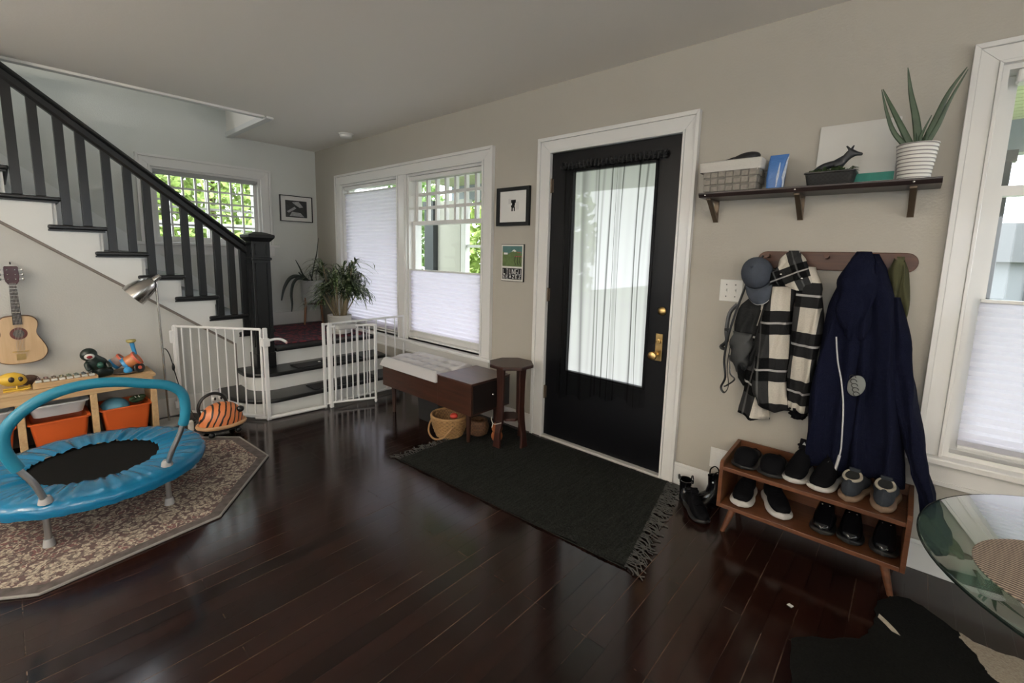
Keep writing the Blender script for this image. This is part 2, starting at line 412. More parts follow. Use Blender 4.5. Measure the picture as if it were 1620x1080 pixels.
for a, b in ((.65, 1.702), (1.898, 2.895)):
    if a < 1: sash(w, a, b, .52, 2.07, 'y', .06, bot=.09)
    else: sash(w, a, b, 1.62, 2.07, 'y', .085, 7, 3, st=.035, d=.045, mun=.026); sash(w, a, b, .52, 1.655, 'y', .05, st=.035, bot=.09)
mb = MB(); mb.box((.655, .012, 2.03), (1.70, .05, 2.068), bev=.004); mb.build('shade_headrail', TRIM, w)
mb = MB(); mb.box((1.90, .012, 2.03), (2.87, .05, 2.068), bev=.004); mb.build('shade_headrail', TRIM, w)
shade('pleated_shade', .655, 1.70, .555, 1.985, 'y', .022, w); shade('pleated_shade', 1.90, 2.893, .60, 1.185, 'y', .015, w)
# window 2: stair window on the back wall
w = struct(thing('window_2', 'wide white window with small panes behind the stair rail', 'window', (0, -1.13, 1.36)))
mb = MB(); casing(mb, SW[0], SW[1], 1.40, SW[3], .11, 'x', 0, -1); mb.build('window_frame', TRIM, w, bevel=.002)
mb = MB(); jamb(mb, *SW, 'x', 0, -.15); mb.build('jamb', TRIM, w)
mb = MB(); mb.box((-.02, -1.79, 1.372), (.055, -.47, 1.402), bev=.006); mb.box((0, -1.74, 1.28), (.022, -.52, 1.372)); mb.build('window_sill', TRIM, w)
sash(w, -1.60, -.66, 1.425, 2.10, 'x', -.05, 8, 5, st=.035, mun=.018)
sash(w, -1.60, -.66, 1.425, 2.10, 'x', -.11, 2, 2, st=.03, mun=.022, name='storm_sash')
mb = MB(); mb.box((-.045, -1.60, 2.068), (-.008, -.665, 2.10), bev=.004); mb.box((-.04, -1.59, 2.056), (-.015, -.675, 2.068)); mb.build('shade_headrail', mat('grey_headrail', (.33, .33, .32), .5), w)
# window 3: right window
w = struct(thing('window_3', 'tall white window at the right edge, shade half down', 'window', (6.35, 0, .46)))
mb = MB(); casing(mb, RW[0], RW[1], .545, RW[3], .088); mb.build('window_frame', TRIM, w, bevel=.002)
mb = MB(); jamb(mb, *RW, 'y', 0, .15); mb.build('jamb', TRIM, w)
mb = MB(); mb.box((5.64, -.06, .515), (7.07, .02, .545), bev=.006); mb.box((5.675, -.024, .43), (7.03, 0, .515)); mb.box((5.675, -.032, .42), (7.03, 0, .437)); mb.box((5.675, -.028, .50), (7.03, 0, .516)); mb.build('window_sill', TRIM, w)
sash(w, 5.777, 6.93, 1.645, 2.115, 'y', .095, 1, 1, st=.035); sash(w, 5.777, 6.93, .565, 1.685, 'y', .06, 1, 1, st=.04, bot=.07)
mb = MB(); mb.box((5.80, .002, 2.065), (6.91, .055, 2.115), bev=.008); mb.build('shade_headrail', TRIM, w)
q = shade('pleated_shade', 5.80, 6.91, .60, 1.215, 'y', .02, w); q.data.materials[0] = SHADE2
# windows behind the camera (they only light the room)
n = 4
for u0, u1, z0, z1 in BW:
    w = struct(thing('window_%d' % n, 'window on the wall behind the viewer', 'window', ((u0+u1)/2, YB, z0))); n += 1
    mb = MB(); jamb(mb, u0, u1, z0, z1, 'y', YB, YB-.12, .05); mb.box(((u0+u1)/2-.04, YB-.1, z0), ((u0+u1)/2+.04, YB-.04, z1)); mb.build('window_frame', TRIM, w)
    portal('daylight_portal', ((u0+u1)/2, YB-.2, (z0+z1)/2), (PI/2, 0, PI), u1-u0, z1-z0)
for u0, u1, z0, z1 in EW:
    w = struct(thing('window_%d' % n, 'window on the wall behind the viewer', 'window', (XR, (u0+u1)/2, z0))); n += 1
    mb = MB(); jamb(mb, u0, u1, z0, z1, 'x', XR, XR+.12, .05); mb.box((XR+.04, (u0+u1)/2-.04, z0), (XR+.1, (u0+u1)/2+.04, z1)); mb.build('window_frame', TRIM, w)
    portal('daylight_portal', (XR+.2, (u0+u1)/2, (z0+z1)/2), (PI/2, 0, PI/2), u1-u0, z1-z0)
for u0, u1, z0, z1 in (W1L, W1R, RW, (3.78, 4.38, .5, 1.95)): portal('daylight_portal', ((u0+u1)/2, .2, (z0+z1)/2), (-PI/2, 0, PI), u1-u0, z1-z0)
portal('daylight_portal', (-.2, -1.13, 1.76), (PI/2, 0, -PI/2), .98, .72); portal('daylight_portal', (-.2, -2.45, 3.42), (PI/2, 0, -PI/2), 1.1, .85)

# --- front door
d = struct(thing('door_1', 'black front door with tall glass under a sheer black curtain', 'door', (4.06, .02, 0)))
gx0, gx1, gz0, gz1 = 3.765, 4.385, .53, 1.945
mb = MB(); X0, X1, T0, T1 = 3.600, 4.522, .022, 2.066
mb.box((X0, 0, T0), (gx0, .045, T1)); mb.box((gx1, 0, T0), (X1, .045, T1)); mb.box((gx0, 0, T0), (gx1, .045, gz0)); mb.box((gx0, 0, gz1), (gx1, .045, T1))
mb.build('door_panel', BLACKD, d)
mb = MB(); t = .018
for a, b in (((gx0, gz0), (gx0+t, gz1)), ((gx1-t, gz0), (gx1, gz1)), ((gx0, gz0), (gx1, gz0+t)), ((gx0, gz1-t), (gx1, gz1))): mb.box((a[0], -.008, a[1]), (b[0], .03, b[1]), bev=.003)
mb.build('glass_bead', BLACKD, d)
mb = MB(); mb.loft([[(gx0+.01, .02, gz0+.01), (gx1-.01, .02, gz0+.01)], [(gx0+.01, .02, gz1-.01), (gx1-.01, .02, gz1-.01)]], False, False); mb.build('glass_pane', FROST, d)
for z in (1.85, 1.08, .35):
    mb = MB(); mb.cyl((3.597, -.008, z-.05), (3.597, -.008, z+.05), .008, n=10); mb.box((3.590, -.004, z-.045), (3.615, .002, z+.045)); o = mb.build('hinge', IRON, d, smooth=True)
mb = MB(); mb.lathe([(.026, 0), (.026, .006), (.018, .014), (.008, .016)], M=Matrix.Translation((4.465, -.001, 1.045)) @ Matrix.Rotation(PI/2, 4, 'X'), n=20); mb.build('deadbolt', BRASS, d, smooth=True)
mb = MB(); mb.box((4.437, -.006, .735), (4.482, 0, .905), bev=.003); pl = mb.build('lock_plate', BRASS, d)
mb = MB(); mb.lathe([(.014, 0), (.012, .03), (.022, .038), (.028, .052), (.024, .066), (.010, .072)], M=Matrix.Translation((4.448, -.006, .775)) @ Matrix.Rotation(PI/2, 4, 'X'), n=20); mb.build('door_knob', BRASS, pl, smooth=True)
mb = MB(); mb.lathe([(.014, 0), (.014, .012), (.005, .014)], M=Matrix.Translation((4.46, -.006, .86)) @ Matrix.Rotation(PI/2, 4, 'X'), n=16); mb.box((4.457, -.028, .85), (4.463, -.01, .87)); mb.build('thumb_turn', BRASS, pl, smooth=True)
mb = MB(); casing(mb, 3.597, 4.525, 0, 2.07, .108, wl=.112, wr=.09); mb.build('door_frame', TRIM, d, bevel=.002)
mb = MB(); mb.box((3.577, 0, 0), (3.597, .14, 2.09)); mb.box((4.525, 0, 0), (4.545, .14, 2.09)); mb.box((3.577, 0, 2.07), (4.545, .14, 2.09)); mb.build('jamb', TRIM, d)
mb = MB(); mb.box((3.597, -.03, 0), (4.525, .14, .018), bev=.004); mb.build('threshold', mat('pale_threshold', (.45, .43, .40), .35), d)
# curtain with rod pocket
cu = thing('door_curtain', 'sheer black gathered curtain hanging over the glass of the front door', 'curtain', (4.06, -.03, .36))
def curtain():
    mb = MB(); nx, nz = 170, 24; rows = []
    rnd = random.Random(4); ph = [rnd.uniform(0, 6.28) for _ in range(6)]
    for j in range(nz+1):
        t = j/nz; z = .40+(1.955-.40)*t
        xl = 3.715+.012*math.sin(3*t); xr = 4.425-.02*(1-t)-.018*math.sin(PI*t); row = []
        for i in range(nx+1):
            s = i/nx; a = .013*(.6+.5*math.sin(s*9+ph[0]))
            sw = .10*math.sin(1.6*(1-t)+s*5+ph[1])*(1-t)
            sq_ = s+.030*math.sin(2*PI*1.7*s+1)+.014*math.sin(2*PI*4.3*s+2); y = -.032+1.15*a*math.sin(2*PI*13*sq_+ph[2]+sw*3+1.1*math.sin(s*12+ph[3])+.4*math.sin(5*(1-t)+ph[4]))+.005*math.sin(2*PI*7*s+ph[5]+2*t)
            zb = z-(.035*math.sin(s*5+1)+.02*math.sin(s*23))*(1-t)
            row.append((xl+(xr-xl)*s+.006*math.sin(2*PI*5*s+4*t), y, zb))
        rows.append(row)
    mb.loft(rows, False, False); o = mb.build('curtain_cloth', SHEER, cu, smooth='all')
    mb = MB(); rows = []
    for j in range(7):
        z = 1.945+.045*j/6
        rows.append([(3.695+.745*i/200, -.026-.010*math.sin(2*PI*i/200*26)*(1 if j < 6 else .5)-.004*math.sin(i*.9), z+.004*math.sin(i*.7)) for i in range(201)])
    mb.loft(rows, False, False); mb.build('curtain_heading', mat('black_gathered_cloth', (.012, .012, .012), .9), cu, smooth='all', solid=.002)
curtain()
mb = MB(); mb.cyl((3.685, -.026, 1.967), (4.445, -.026, 1.967), .005, n=8); mb.build('curtain_rod', BLACKP, cu)

# --- baseboards
def bboard(n, a, b, label=None):
    mb = MB(); mb.box((a[0], a[1], 0), (b[0], b[1], .12)); 
    ax = abs(b[0]-a[0]) > abs(b[1]-a[1])
    if ax: mb.box((a[0], a[1], .12), (b[0], (a[1]+b[1])/2+.0 if abs(b[1]) < abs(a[1]) else b[1], .14))
    else: mb.box((a[0], a[1], .12), ((a[0]+b[0])/2, b[1], .14))
    return struct(mb.build(n, TRIM, bevel=.003), label, 'baseboard' if label else None)
bboard('baseboard_door_left', (1.95, -.02), (3.485, 0), 'white baseboard behind the bench and the stool')
bboard('baseboard_door_right', (4.615, -.02), (XR, 0), 'white baseboard right of the front door')
mb = MB(); mb.box((1.0, -3.4, 0), (1.205, -1.36, .15), bev=.003); struct(mb.build('baseboard_stair', TRIM), 'white baseboard under the staircase', 'baseboard')
mb = MB(); mb.box((0, -.94, .47), (.018, 0, .62), bev=.003); struct(mb.build('baseboard_landing', TRIM), 'white baseboard at the back of the stair landing', 'baseboard')

# ================================================================== STAIRCASE
LV = [.63, .79, .965, 1.14, 1.315, 1.49, 1.675, 1.85, 2.03, 2.205, 2.38]
YE = [-1.03, -1.25, -1.466, -1.693, -1.911, -2.138, -2.362, -2.586, -2.81, -3.034, -3.258, -3.48]
XS = 1.2
st = thing('staircase', 'L-shaped staircase with black treads, white risers and black balustrade', 'staircase', (1.2, -1.2, 0))
wallm = MB()
poly = [(-1.34, 0), (-1.34, .53), (-3.48, 2.16), (-4.2, 2.7), (-4.2, 0)]
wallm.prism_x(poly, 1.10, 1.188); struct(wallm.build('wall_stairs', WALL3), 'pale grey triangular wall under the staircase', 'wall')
# stringer following the steps on top, straight underneath
top = []
for i in range(11):
    top += [(YE[i]-.02, LV[i]-.035), (YE[i+1]-.02, LV[i]-.035)]
poly = [(-1.07, .30), (-1.05, LV[0]-.035)] + top[1:] + [(-3.50, 2.16), (-1.34, .535), (-1.34, .16), (-1.34, 0.), (-1.07, 0.)]
mb = MB(); mb.prism_x(poly, 1.165, XS); mb.build('stringer', STWHITE, st)
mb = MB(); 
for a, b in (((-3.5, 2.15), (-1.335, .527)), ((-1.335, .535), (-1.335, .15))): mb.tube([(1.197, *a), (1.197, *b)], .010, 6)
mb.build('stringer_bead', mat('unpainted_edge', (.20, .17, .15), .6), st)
for i in range(11):
    z = LV[i]; y0, y1 = YE[i+1]-.03, YE[i]
    mb = MB()
    mb.box((.02, y0-.02, z-.030), (1.228, y1+.028, z), bev=.010); mb.box((.02, y0-.02, z-.042), (1.214, y1+.014, z-.030))
    mb.build('tread', TREADM, st)
    zb = LV[i-1] if i else .475
    mb = MB(); mb.box((.02, y1-.02, zb-.04), (1.19, y1, z-.035)); mb.build('riser', STWHITE, st)
mb = MB(); mb.prism_x([(-.95, .62), (-1.02, .82), (-3.48, 2.80), (-3.48, 2.4), (-1.1, .62)], .001, .02); mb.build('skirt_board', STWHITE, st)
# landing and the two curved steps
def arc(cx, cy, rx, ry, a0, a1, n=10): return [(cx+rx*math.cos(math.radians(a0+(a1-a0)*i/n)), cy+ry*math.sin(math.radians(a0+(a1-a0)*i/n))) for i in range(n+1)]
def curved(xn, yc, yl, xr, inset):
    x = xn-inset
    c = arc(xr, yc, x-xr, abs(yl-yc)-inset, 0, -80, 12)
    return [(1.0, -.001), (x, -.06+0), (x, yc)] + c[1:] + [(1.19, c[-1][1]+.01), (1.0, c[-1][1]+.02)]
L1 = curved(1.83, -1.20, -1.50, 1.40, 0); L1i = curved(1.83, -1.20, -1.50, 1.40, .035)
L2 = curved(1.59, -1.13, -1.355, 1.36, 0); L2i = curved(1.59, -1.13, -1.355, 1.36, .035)
for P, Pi, z0, z in ((L1, L1i, 0, .155), (L2, L2i, .155, .31)):
    mb = MB(); mb.prism(P, z-.034, z); mb.build('tread', TREADM, st, bevel=.010)
    mb = MB(); mb.prism(Pi, z0, z-.034); mb.build('riser', STWHITE, st, smooth=True)
mb = MB(); mb.box((0, -1.045, .435), (1.335, -.001, .47), bev=.010); mb.build('landing_floor', TREADM, st)
mb = MB(); mb.box((1.27, -1.05, .31), (1.30, -.02, .436)); mb.box((0.0, -1.05, 0), (1.27, -1.03, .436)); mb.build('landing_riser', STWHITE, st)
# balusters
BY = [(-1.327, 0), (-1.428, 1), (-1.546, 2), (-1.643, 2), (-1.758, 3), (-1.869, 3), (-1.974, 4), (-2.086, 4), (-2.211, 5), (-2.312, 5), (-2.426, 6), (-2.533, 6), (-2.60, 7)]
def railz(y): return 1.41-.8*(y+1.21)
for k, (y, i) in enumerate(BY):
    if k < 2: i = 1
    if k == 12: y = -2.655
    mb = MB(); zt = min(railz(y)-.06, H-.002); mb.box((1.172, y-.024, LV[i]), (1.216, y+.024, zt)); mb.build('baluster', BLACKP, st, bevel=.002)
mb = MB(); mb.box((1.172, -1.262, LV[0]), (1.216, -1.214, 1.38)); mb.build('baluster', BLACKP, st, bevel=.002)
# hand rail, moulded section swept along the slope up to the ceiling
sec = [(-.036, -.085), (-.036, -.045), (-.026, -.035), (-.038, -.020), (-.038, -.004), (-.022, .0), (.022, .0), (.038, -.004), (.038, -.020), (.026, -.035), (.036, -.045), (.036, -.085), (.022, -.105), (-.022, -.105)]
mb = MB(); rows = []
for y in (-1.20, -2.607): rows.append([(1.195+a, y, railz(y)+b*1.0) for a, b in sec])
mb.loft(rows); mb.build('handrail', BLACKP, st)
# newel post
mb = MB(); mb.box((1.205, -1.213, .31), (1.35, -1.065, 1.425), bev=.004)
npost = mb.build('newel_post', BLACKP, st)
mb = MB(); mb.box((1.195, -1.222, 1.262), (1.36, -1.055, 1.285), bev=.006); mb.box((1.198, -1.22, .31), (1.358, -1.058, .44), bev=.004); mb.build('newel_collar', BLACKP, npost)
mb = MB()
for za, zb in ((1.31, 1.40), (.50, 1.24)):   # raised panel beads on the two seen faces
    for (p, q) in (((1.350, -1.195), (1.350, -1.083)),):
        y0, y1 = -1.190, -1.088; t = .010
        for a, b in (((y0, za), (y0+t, zb)), ((y1-t, za), (y1, zb)), ((y0, za), (y1, za+t)), ((y0, zb-t), (y1, zb))): mb.box((1.349, a[0], a[1]), (1.357, b[0], b[1]))
    x0, x1 = 1.228, 1.328
    for a, b in (((x0, za), (x0+t, zb)), ((x1-t, za), (x1, zb)), ((x0, za), (x1, za+t)), ((x0, zb-t), (x1, zb))): mb.box((a[0], -1.220, a[1]), (b[0], -1.212, b[1]))
mb.build('newel_panel', BLACKP, npost)
mb = MB(); cx, cy = 1.2775, -1.139
def sq(h, z): return [(cx-h, cy-h, z), (cx+h, cy-h, z), (cx+h, cy+h, z), (cx-h, cy+h, z)]
mb.loft([sq(.076, 1.42), sq(.084, 1.43), (sq(.104, 1.455)), sq(.106, 1.475), sq(.100, 1.480), sq(.045, 1.500), sq(.02, 1.505)]); mb.build('newel_cap', BLACKP, npost)

# ================================================================== OUTSIDE: porch, trees, lawn
LEAF = mat('hedge_leaves', (.34, .45, .12), .6, noise=.5, nscale=22)
LEAF2 = mat('shrub_leaves_dark', (.20, .32, .10), .6, noise=.5, nscale=18)
GRASSM = mat('lawn_grass', (.085, .12, .035), .8, noise=.4, nscale=8)
PORCHC = mat('porch_ceiling_paint', (.46, .50, .30), .6)
PORCHF = mat('porch_floor_paint', (.38, .38, .37), .6)
mb = MB(); mb.box((-9, -9, -.75), (-.2, 30, -.7)); mb.box((-.2, .2, -.75), (30, 30, -.7)); 
g = mb.build('lawn', GRASSM); tag(g, 'bright green lawn seen through the right window', 'grass', kind='structure')
mb = MB(); mb.box((-.15, .15, -.25), (9, 2.35, -.1)); struct(mb.build('porch_floor', PORCHF))
mb = MB(); mb.box((-.15, .15, 2.42), (9, 2.6, 2.56))
for i in range(26): mb.box((-.15, .16+i*.09, 2.412), (9, .16+i*.09+.078, 2.42))
struct(mb.build('porch_ceiling', PORCHC), 'lime beadboard porch ceiling outside the windows', 'ceiling')
PW = mat('porch_white_paint', (.50, .50, .46), .5)
DK = mat('dark_porch_post', (.04, .045, .05), .5)
mb = MB(); mb.box((-.15, 2.30, 2.18), (9, 2.45, 2.42)); struct(mb.build('porch_beam', mat('grey_beam_paint', (.22, .25, .27), .5)), 'grey beam along the outer edge of the porch', 'beam')
def post(x, y, w, m, lab):
    mb = MB(); mb.box((x-w/2, y-w/2, -.1), (x+w/2, y+w/2, 2.18), bev=.004); mb.box((x-w/2-.02, y-w/2-.02, -.1), (x+w/2+.02, y+w/2+.02, .06)); mb.box((x-w/2-.02, y-w/2-.02, 2.10), (x+w/2+.02, y+w/2+.02, 2.18))
    return tag(mb.build('porch_post', m, base=(x, y, -.1)), lab, 'post')
post(-.465, 2.2, .23, DK, 'dark porch post beside the cream porch panel')
post(.30, 2.2, .10, PW, 'white porch post right of the cream panel')
post(5.995, 2.22, .05, DK, 'dark porch post seen through the right window')
mb = MB(); mb.box((-.345, 2.18, -.1), (.17, 2.24, 2.18)); mb.box((.17, 2.17, -.1), (.215, 2.25, 2.18)); tag(mb.build('porch_partition', mat('cream_panel_paint', (.34, .335, .28), .6), base=(-.09, 2.2, -.1)), 'cream partition at the end of the porch seen through the bench window', 'partition')
def railing(x0, x1, y, lab):
    t = thing('porch_railing', lab, 'railing', ((x0+x1)/2, y, -.1))
    mb = MB(); mb.box((x0, y-.03, .78), (x1, y+.03, .83)); mb.box((x0, y-.02, 1.45), (1.45, y+.02, 1.49)); mb.box((1.41, y-.02, .83), (1.45, y+.02, 2.18)); mb.box((x0, y-.02, .02), (x1, y+.02, .06)); mb.build('rail', PW, t)
    k = int((x1-x0)/.13)
    mb = MB()
    for i in range(1, k): x = x0+(x1-x0)*i/k; mb.box((x-.014, y-.014, .06), (x+.014, y+.014, .78))
    mb.build('pickets', PW, t)
railing(.36, 5.9, 2.2, 'white porch railing with thin pickets outside the front door')
def hedge(name, lab, c, r, n, m, seed, ls=.10, group=None):
    rnd = random.Random(seed); mb = MB(); bm = mb.bm
    for _ in range(n):
        while True:
            p = Vector((rnd.uniform(-1, 1), rnd.uniform(-1, 1), rnd.uniform(-1, 1)))
            if .45 < p.length < 1: break
        p = Vector((c[0]+p.x*r[0], c[1]+p.y*r[1], c[2]+p.z*r[2]))
        q = Quaternion((rnd.gauss(0, 1), rnd.gauss(0, 1), rnd.gauss(0, 1), rnd.gauss(0, 1))).normalized(); s = ls*rnd.uniform(.6, 1.4)
        vs = [bm.verts.new(p+q @ Vector(v)) for v in ((-s, 0, 0), (0, -s*.45, s*.1), (s, 0, 0), (0, s*.45, s*.1))]
        bm.faces.new(vs)
    t = thing(name, lab, 'tree', (c[0], c[1], -.7), group)
    mb.build('foliage', m, t)
    k = MB(); k.tube([(c[0], c[1], -.7), (c[0]+.05, c[1], c[2]-r[2]*.3), (c[0], c[1]+.1, c[2]+r[2]*.5)], [.09, .07, .03], 8); k.build('trunk', mat('bark', (.12, .08, .05), .9), t)
hedge('leafy_tree', 'tall green tree right of the broad white porch post', (-.5, 4.6, 1.5), (1.6, .9, 2.4), 7500, LEAF, 1)
hedge('leafy_tree', 'green shrub left of the dark porch post', (-3.6, 4.0, 1.2), (1.1, 1.0, 2.1), 4200, LEAF2, 2)
hedge('leafy_tree', 'yellow green tree filling the stair window', (-4.6, .1, 1.9), (1.1, 2.4, 2.2), 11000, LEAF, 3)
hedge('leafy_tree', 'green bush low outside the stair window', (-3.0, -3.4, .8), (.5, 1.0, 1.5), 1500, LEAF2, 4)
mb = MB(); mb.box((-2.0, -3.5, 1.62), (-1.95, 2.2, 1.70)); mb.box((-2.0, -3.5, 1.20), (-1.95, 2.2, 1.26))
for i in range(3): mb.box((-2.02, -3.0+i*2.4, -.7), (-1.93, -2.92+i*2.4, 1.75))
tag(mb.build('garden_fence', PW, base=(-1.97, -.6, -.7)), 'white rail fence crossing outside the stair window', 'fence')
# neighbouring house in the distance
nh = thing('distant_house', 'pale grey house across the lawn seen through the right window', 'house', (7.4, 24, -.7))
mb = MB(); mb.box((5.2, 22, -.7), (12.6, 28, 1.5)); mb.build('wall', mat('house_siding', (.13, .14, .15), .7), nh)
mb = MB(); mb.prism_y([(4.8, 1.5), (13, 1.5), (11.5, 2.9), (6.3, 2.9)], 21.6, 28.4); mb.build('roof', mat('roof_shingle', (.09, .095, .10), .8), nh)
for x in (6.4, 8.6):
    mb = MB(); mb.box((x, 21.93, .1), (x+1, 22, 1.)); mb.build('window', mat('dark_pane', (.03, .035, .04), .2), nh)
hedge('leafy_tree', 'round bush on the lawn before the grey house', (5.9, 15, -.1), (1.2, .8, .7), 900, LEAF, 6, .14)
# ================================================================== WALL THINGS
def framed(name, lab, x0, x1, z0, z1, axis='y', fw=.018, mat_w=.0, fm=None, mm=None, pos=0.):
    c = ((x0+x1)/2, -.0, z0) if axis == 'y' else (0, (x0+x1)/2, z0)
    t = thing(name, lab, 'picture', c)
    def B(mb, a, b, p, q, d0, d1, bev=.0):
        if axis == 'y': mb.box((a, -d1, p), (b, -d0, q), bev=bev)
        else: mb.box((d0, a, p), (d1, b, q), bev=bev)
    mb = MB(); B(mb, x0, x0+fw, z0, z1, .001, .024); B(mb, x1-fw, x1, z0, z1, .001, .024); B(mb, x0+fw, x1-fw, z0, z0+fw, .001, .024); B(mb, x0+fw, x1-fw, z1-fw, z1, .001, .024)
    mb.build('picture_frame', fm or BLACKP, t)
    mb = MB(); B(mb, x0+fw, x1-fw, z0+fw, z1-fw, .001, .010); mb.build('mat_board', mm or mat('mat_board', (.66, .65, .62), .8), t)
    return t, B
t, B = framed('framed_picture', 'square black frame with a tiny dark animal drawing on white', 3.08, 3.41, 1.58, 1.868, fw=.028)
mb = MB(); ink = mat('black_ink', (.015, .013, .012), .7)
for a, b, p, q in ((3.232, 3.258, 1.715, 1.755), (3.222, 3.270, 1.752, 1.775), (3.228, 3.240, 1.69, 1.72), (3.252, 3.262, 1.69, 1.72), (3.222, 3.233, 1.72, 1.735), (3.238, 3.262, 1.735, 1.76)): B(mb, a, b, p, q, .010, .0108)
mb.build('drawing', ink, t)
mb = MB()
for a, b, p, q in ((3.195, 3.225, 1.745, 1.785), (3.272, 3.30, 1.70, 1.76)): B(mb, a, b, p, q, .010, .0104)
mb.build('pale_wash', mat('pale_wash', (.56, .55, .54), .8), t)
# far photo, black and white
t, B = framed('framed_photo', 'black and white photograph in a thin black frame by the corner', -.438, -.06, 1.685, 1.985, 'x', fw=.008)
mb = MB(); B(mb, -.375, -.125, 1.735, 1.93, .010, .0108); mb.build('photo_print', mat('dark_print', (.03, .03, .03), .5, noise=.9, nscale=25), t)
mb = MB(); lg = mat('light_print', (.32, .32, .32), .5, noise=.5, nscale=40)
mb.prism_x([(-.36, 1.80), (-.27, 1.86), (-.25, 1.84), (-.34, 1.785)], .0108, .0114); mb.prism_x([(-.33, 1.75), (-.30, 1.80), (-.20, 1.79), (-.16, 1.745)], .0108, .0114)
mb.prism_x([(-.30, 1.91), (-.22, 1.92), (-.17, 1.86), (-.21, 1.85), (-.26, 1.88)], .0108, .0114); mb.build('print_highlights', lg, t)
# poster plaque with white lettering
t = thing('poster', 'small unframed print of a green mountain scene with white block lettering', 'poster', (3.25, 0, 1.155))
mb = MB(); mb.box((3.135, -.014, 1.155), (3.366, -.0, 1.442), bev=.002); mb.build('backing_board', BLACKP, t)
mb = MB(); mb.box((3.139, -.0155, 1.159), (3.362, -.014, 1.438)); mb.build('cream_border', mat('cream_paper', (.60, .60, .54), .6), t)
def plate(a, b, p, q, m, nm, d=.0165): mb = MB(); mb.box((a, -d, p), (b, -.0155, q)); return mb.build(nm, m, t)
plate(3.151, 3.350, 1.272, 1.427, mat('poster_field', (.10, .15, .045), .6, noise=.5, nscale=40), 'green_field')
plate(3.151, 3.350, 1.172, 1.258, BLACKP, 'lettering_ground')
mb = MB(); mb.prism_y([(3.151, 1.427), (3.151, 1.385), (3.20, 1.365), (3.28, 1.395), (3.35, 1.37), (3.35, 1.427)], -.0172, -.0165); mb.build('sky', mat('poster_sky', (.07, .17, .16), .6, noise=.3, nscale=30), t)
mb = MB(); mb.prism_y([(3.245, 1.385), (3.27, 1.402), (3.285, 1.395), (3.295, 1.388), (3.28, 1.383), (3.265, 1.388)], -.0177, -.0172); mb.build('snow_peak', mat('poster_white', (.7, .7, .68), .6), t)
mb = MB(); mb.box((3.165, -.0177, 1.362), (3.205, -.0172, 1.376)); mb.build('white_house', MAT['poster_white'], t)
mb = MB(); mb.box((3.275, -.0177, 1.345), (3.348, -.0172, 1.352)); mb.box((3.30, -.0177, 1.378), (3.345, -.0172, 1.383)); mb.build('red_arch', mat('poster_red', (.30, .07, .06), .6), t)
mb = MB()
for x in (3.285, 3.31, 3.335): mb.tube([(x, -.0175, 1.35), (x-.006, -.0175, 1.31), (x+.004, -.0175, 1.285)], .0022, 5)
mb.build('tree_trunks', ink, t)
mb = MB(); segs = {'N': [(0, 0, 0, 1), (0, 1, 1, 0), (1, 0, 1, 1)], 'A': [(0, 0, .5, 1), (.5, 1, 1, 0), (.25, .4, .75, .4)], 'Z': [(0, 1, 1, 1), (1, 1, 0, 0), (0, 0, 1, 0)], 'R': [(0, 0, 0, 1), (0, 1, 1, 1), (1, 1, 1, .5), (1, .5, 0, .5), (.3, .5, 1, 0)], 'O': [(0, 0, 0, 1), (0, 1, 1, 1), (1, 1, 1, 0), (1, 0, 0, 0)], 'C': [(0, 0, 0, 1), (0, 1, 1, 1), (0, 0, 1, 0)],
 'H': [(0, 0, 0, 1), (1, 0, 1, 1), (0, .5, 1, .5)], 'E': [(0, 0, 0, 1), (0, 1, 1, 1), (0, .5, .8, .5), (0, 0, 1, 0)], 'S': [(0, 0, 1, 0), (1, 0, 1, .5), (1, .5, 0, .5), (0, .5, 0, 1), (0, 1, 1, 1)],
 'T': [(0, 1, 1, 1), (.5, 0, .5, 1)], 'K': [(0, 0, 0, 1), (0, .5, 1, 1), (0, .5, 1, 0)], 'I': [(.5, 0, .5, 1)], 'L': [(0, 0, 0, 1), (0, 0, 1, 0)], 'U': [(0, 0, 0, 1), (1, 0, 1, 1), (0, 0, 1, 0)], 'G': [(0, 0, 0, 1), (0, 1, 1, 1), (0, 0, 1, 0), (1, 0, 1, .45), (1, .45, .5, .45)]}
def word(w, x0, x1, z0, z1):
    k = len(w); cw = (x1-x0)/k
    for i, ch in enumerate(w):
        for a, b, c, d in segs[ch]:
            q = .62*cw; mb.tube([(x0+i*cw+.19*cw+a*q, -.0168, z0+b*(z1-z0)), (x0+i*cw+.19*cw+c*q, -.0168, z0+d*(z1-z0))], .0021, 4)
word('LTUNGU', 3.155, 3.347, 1.212, 1.250); word('EEAZEZ', 3.155, 3.347, 1.180, 1.203)
mb.build('white_lettering', MAT['poster_white'], t)
# switch and outlet plates
t = thing('light_switch', 'white double toggle light switch plate beside the grey cap', 'light switch', (4.845, 0, 1.135))
mb = MB(); mb.box((4.787, -.006, 1.137), (4.903, 0, 1.257), bev=.003); mb.build('switch_plate', WHITEPL, t)
for x in (4.822, 4.868):
    mb = MB(); mb.box((x-.006, -.009, 1.184), (x+.006, -.006, 1.210)); mb.box((x-.004, -.020, 1.195), (x+.004, -.006, 1.205)); mb.build('toggle', WHITEPL, t)
mb = MB()
for x in (4.822, 4.868):
    for z in (1.165, 1.229): mb.cyl((x, -.0055, z), (x, -.0075, z), .0035, n=8)
mb.build('screws', mat('dark_screw', (.10, .10, .10), .4, .8), t)
t = thing('wall_outlet', 'white outlet plate low on the wall left of the shoe rack', 'outlet', (4.86, 0, .175))
mb = MB(); mb.box((4.812, -.006, .172), (4.905, 0, .292), bev=.003); mb.build('outlet_plate', WALL2 if False else WHITEPL, t)
for z in (.205, .255):
    mb = MB(); mb.box((4.842, -.008, z-.015), (4.875, -.005, z+.015), bev=.003); mb.build('socket', WHITEPL, t)
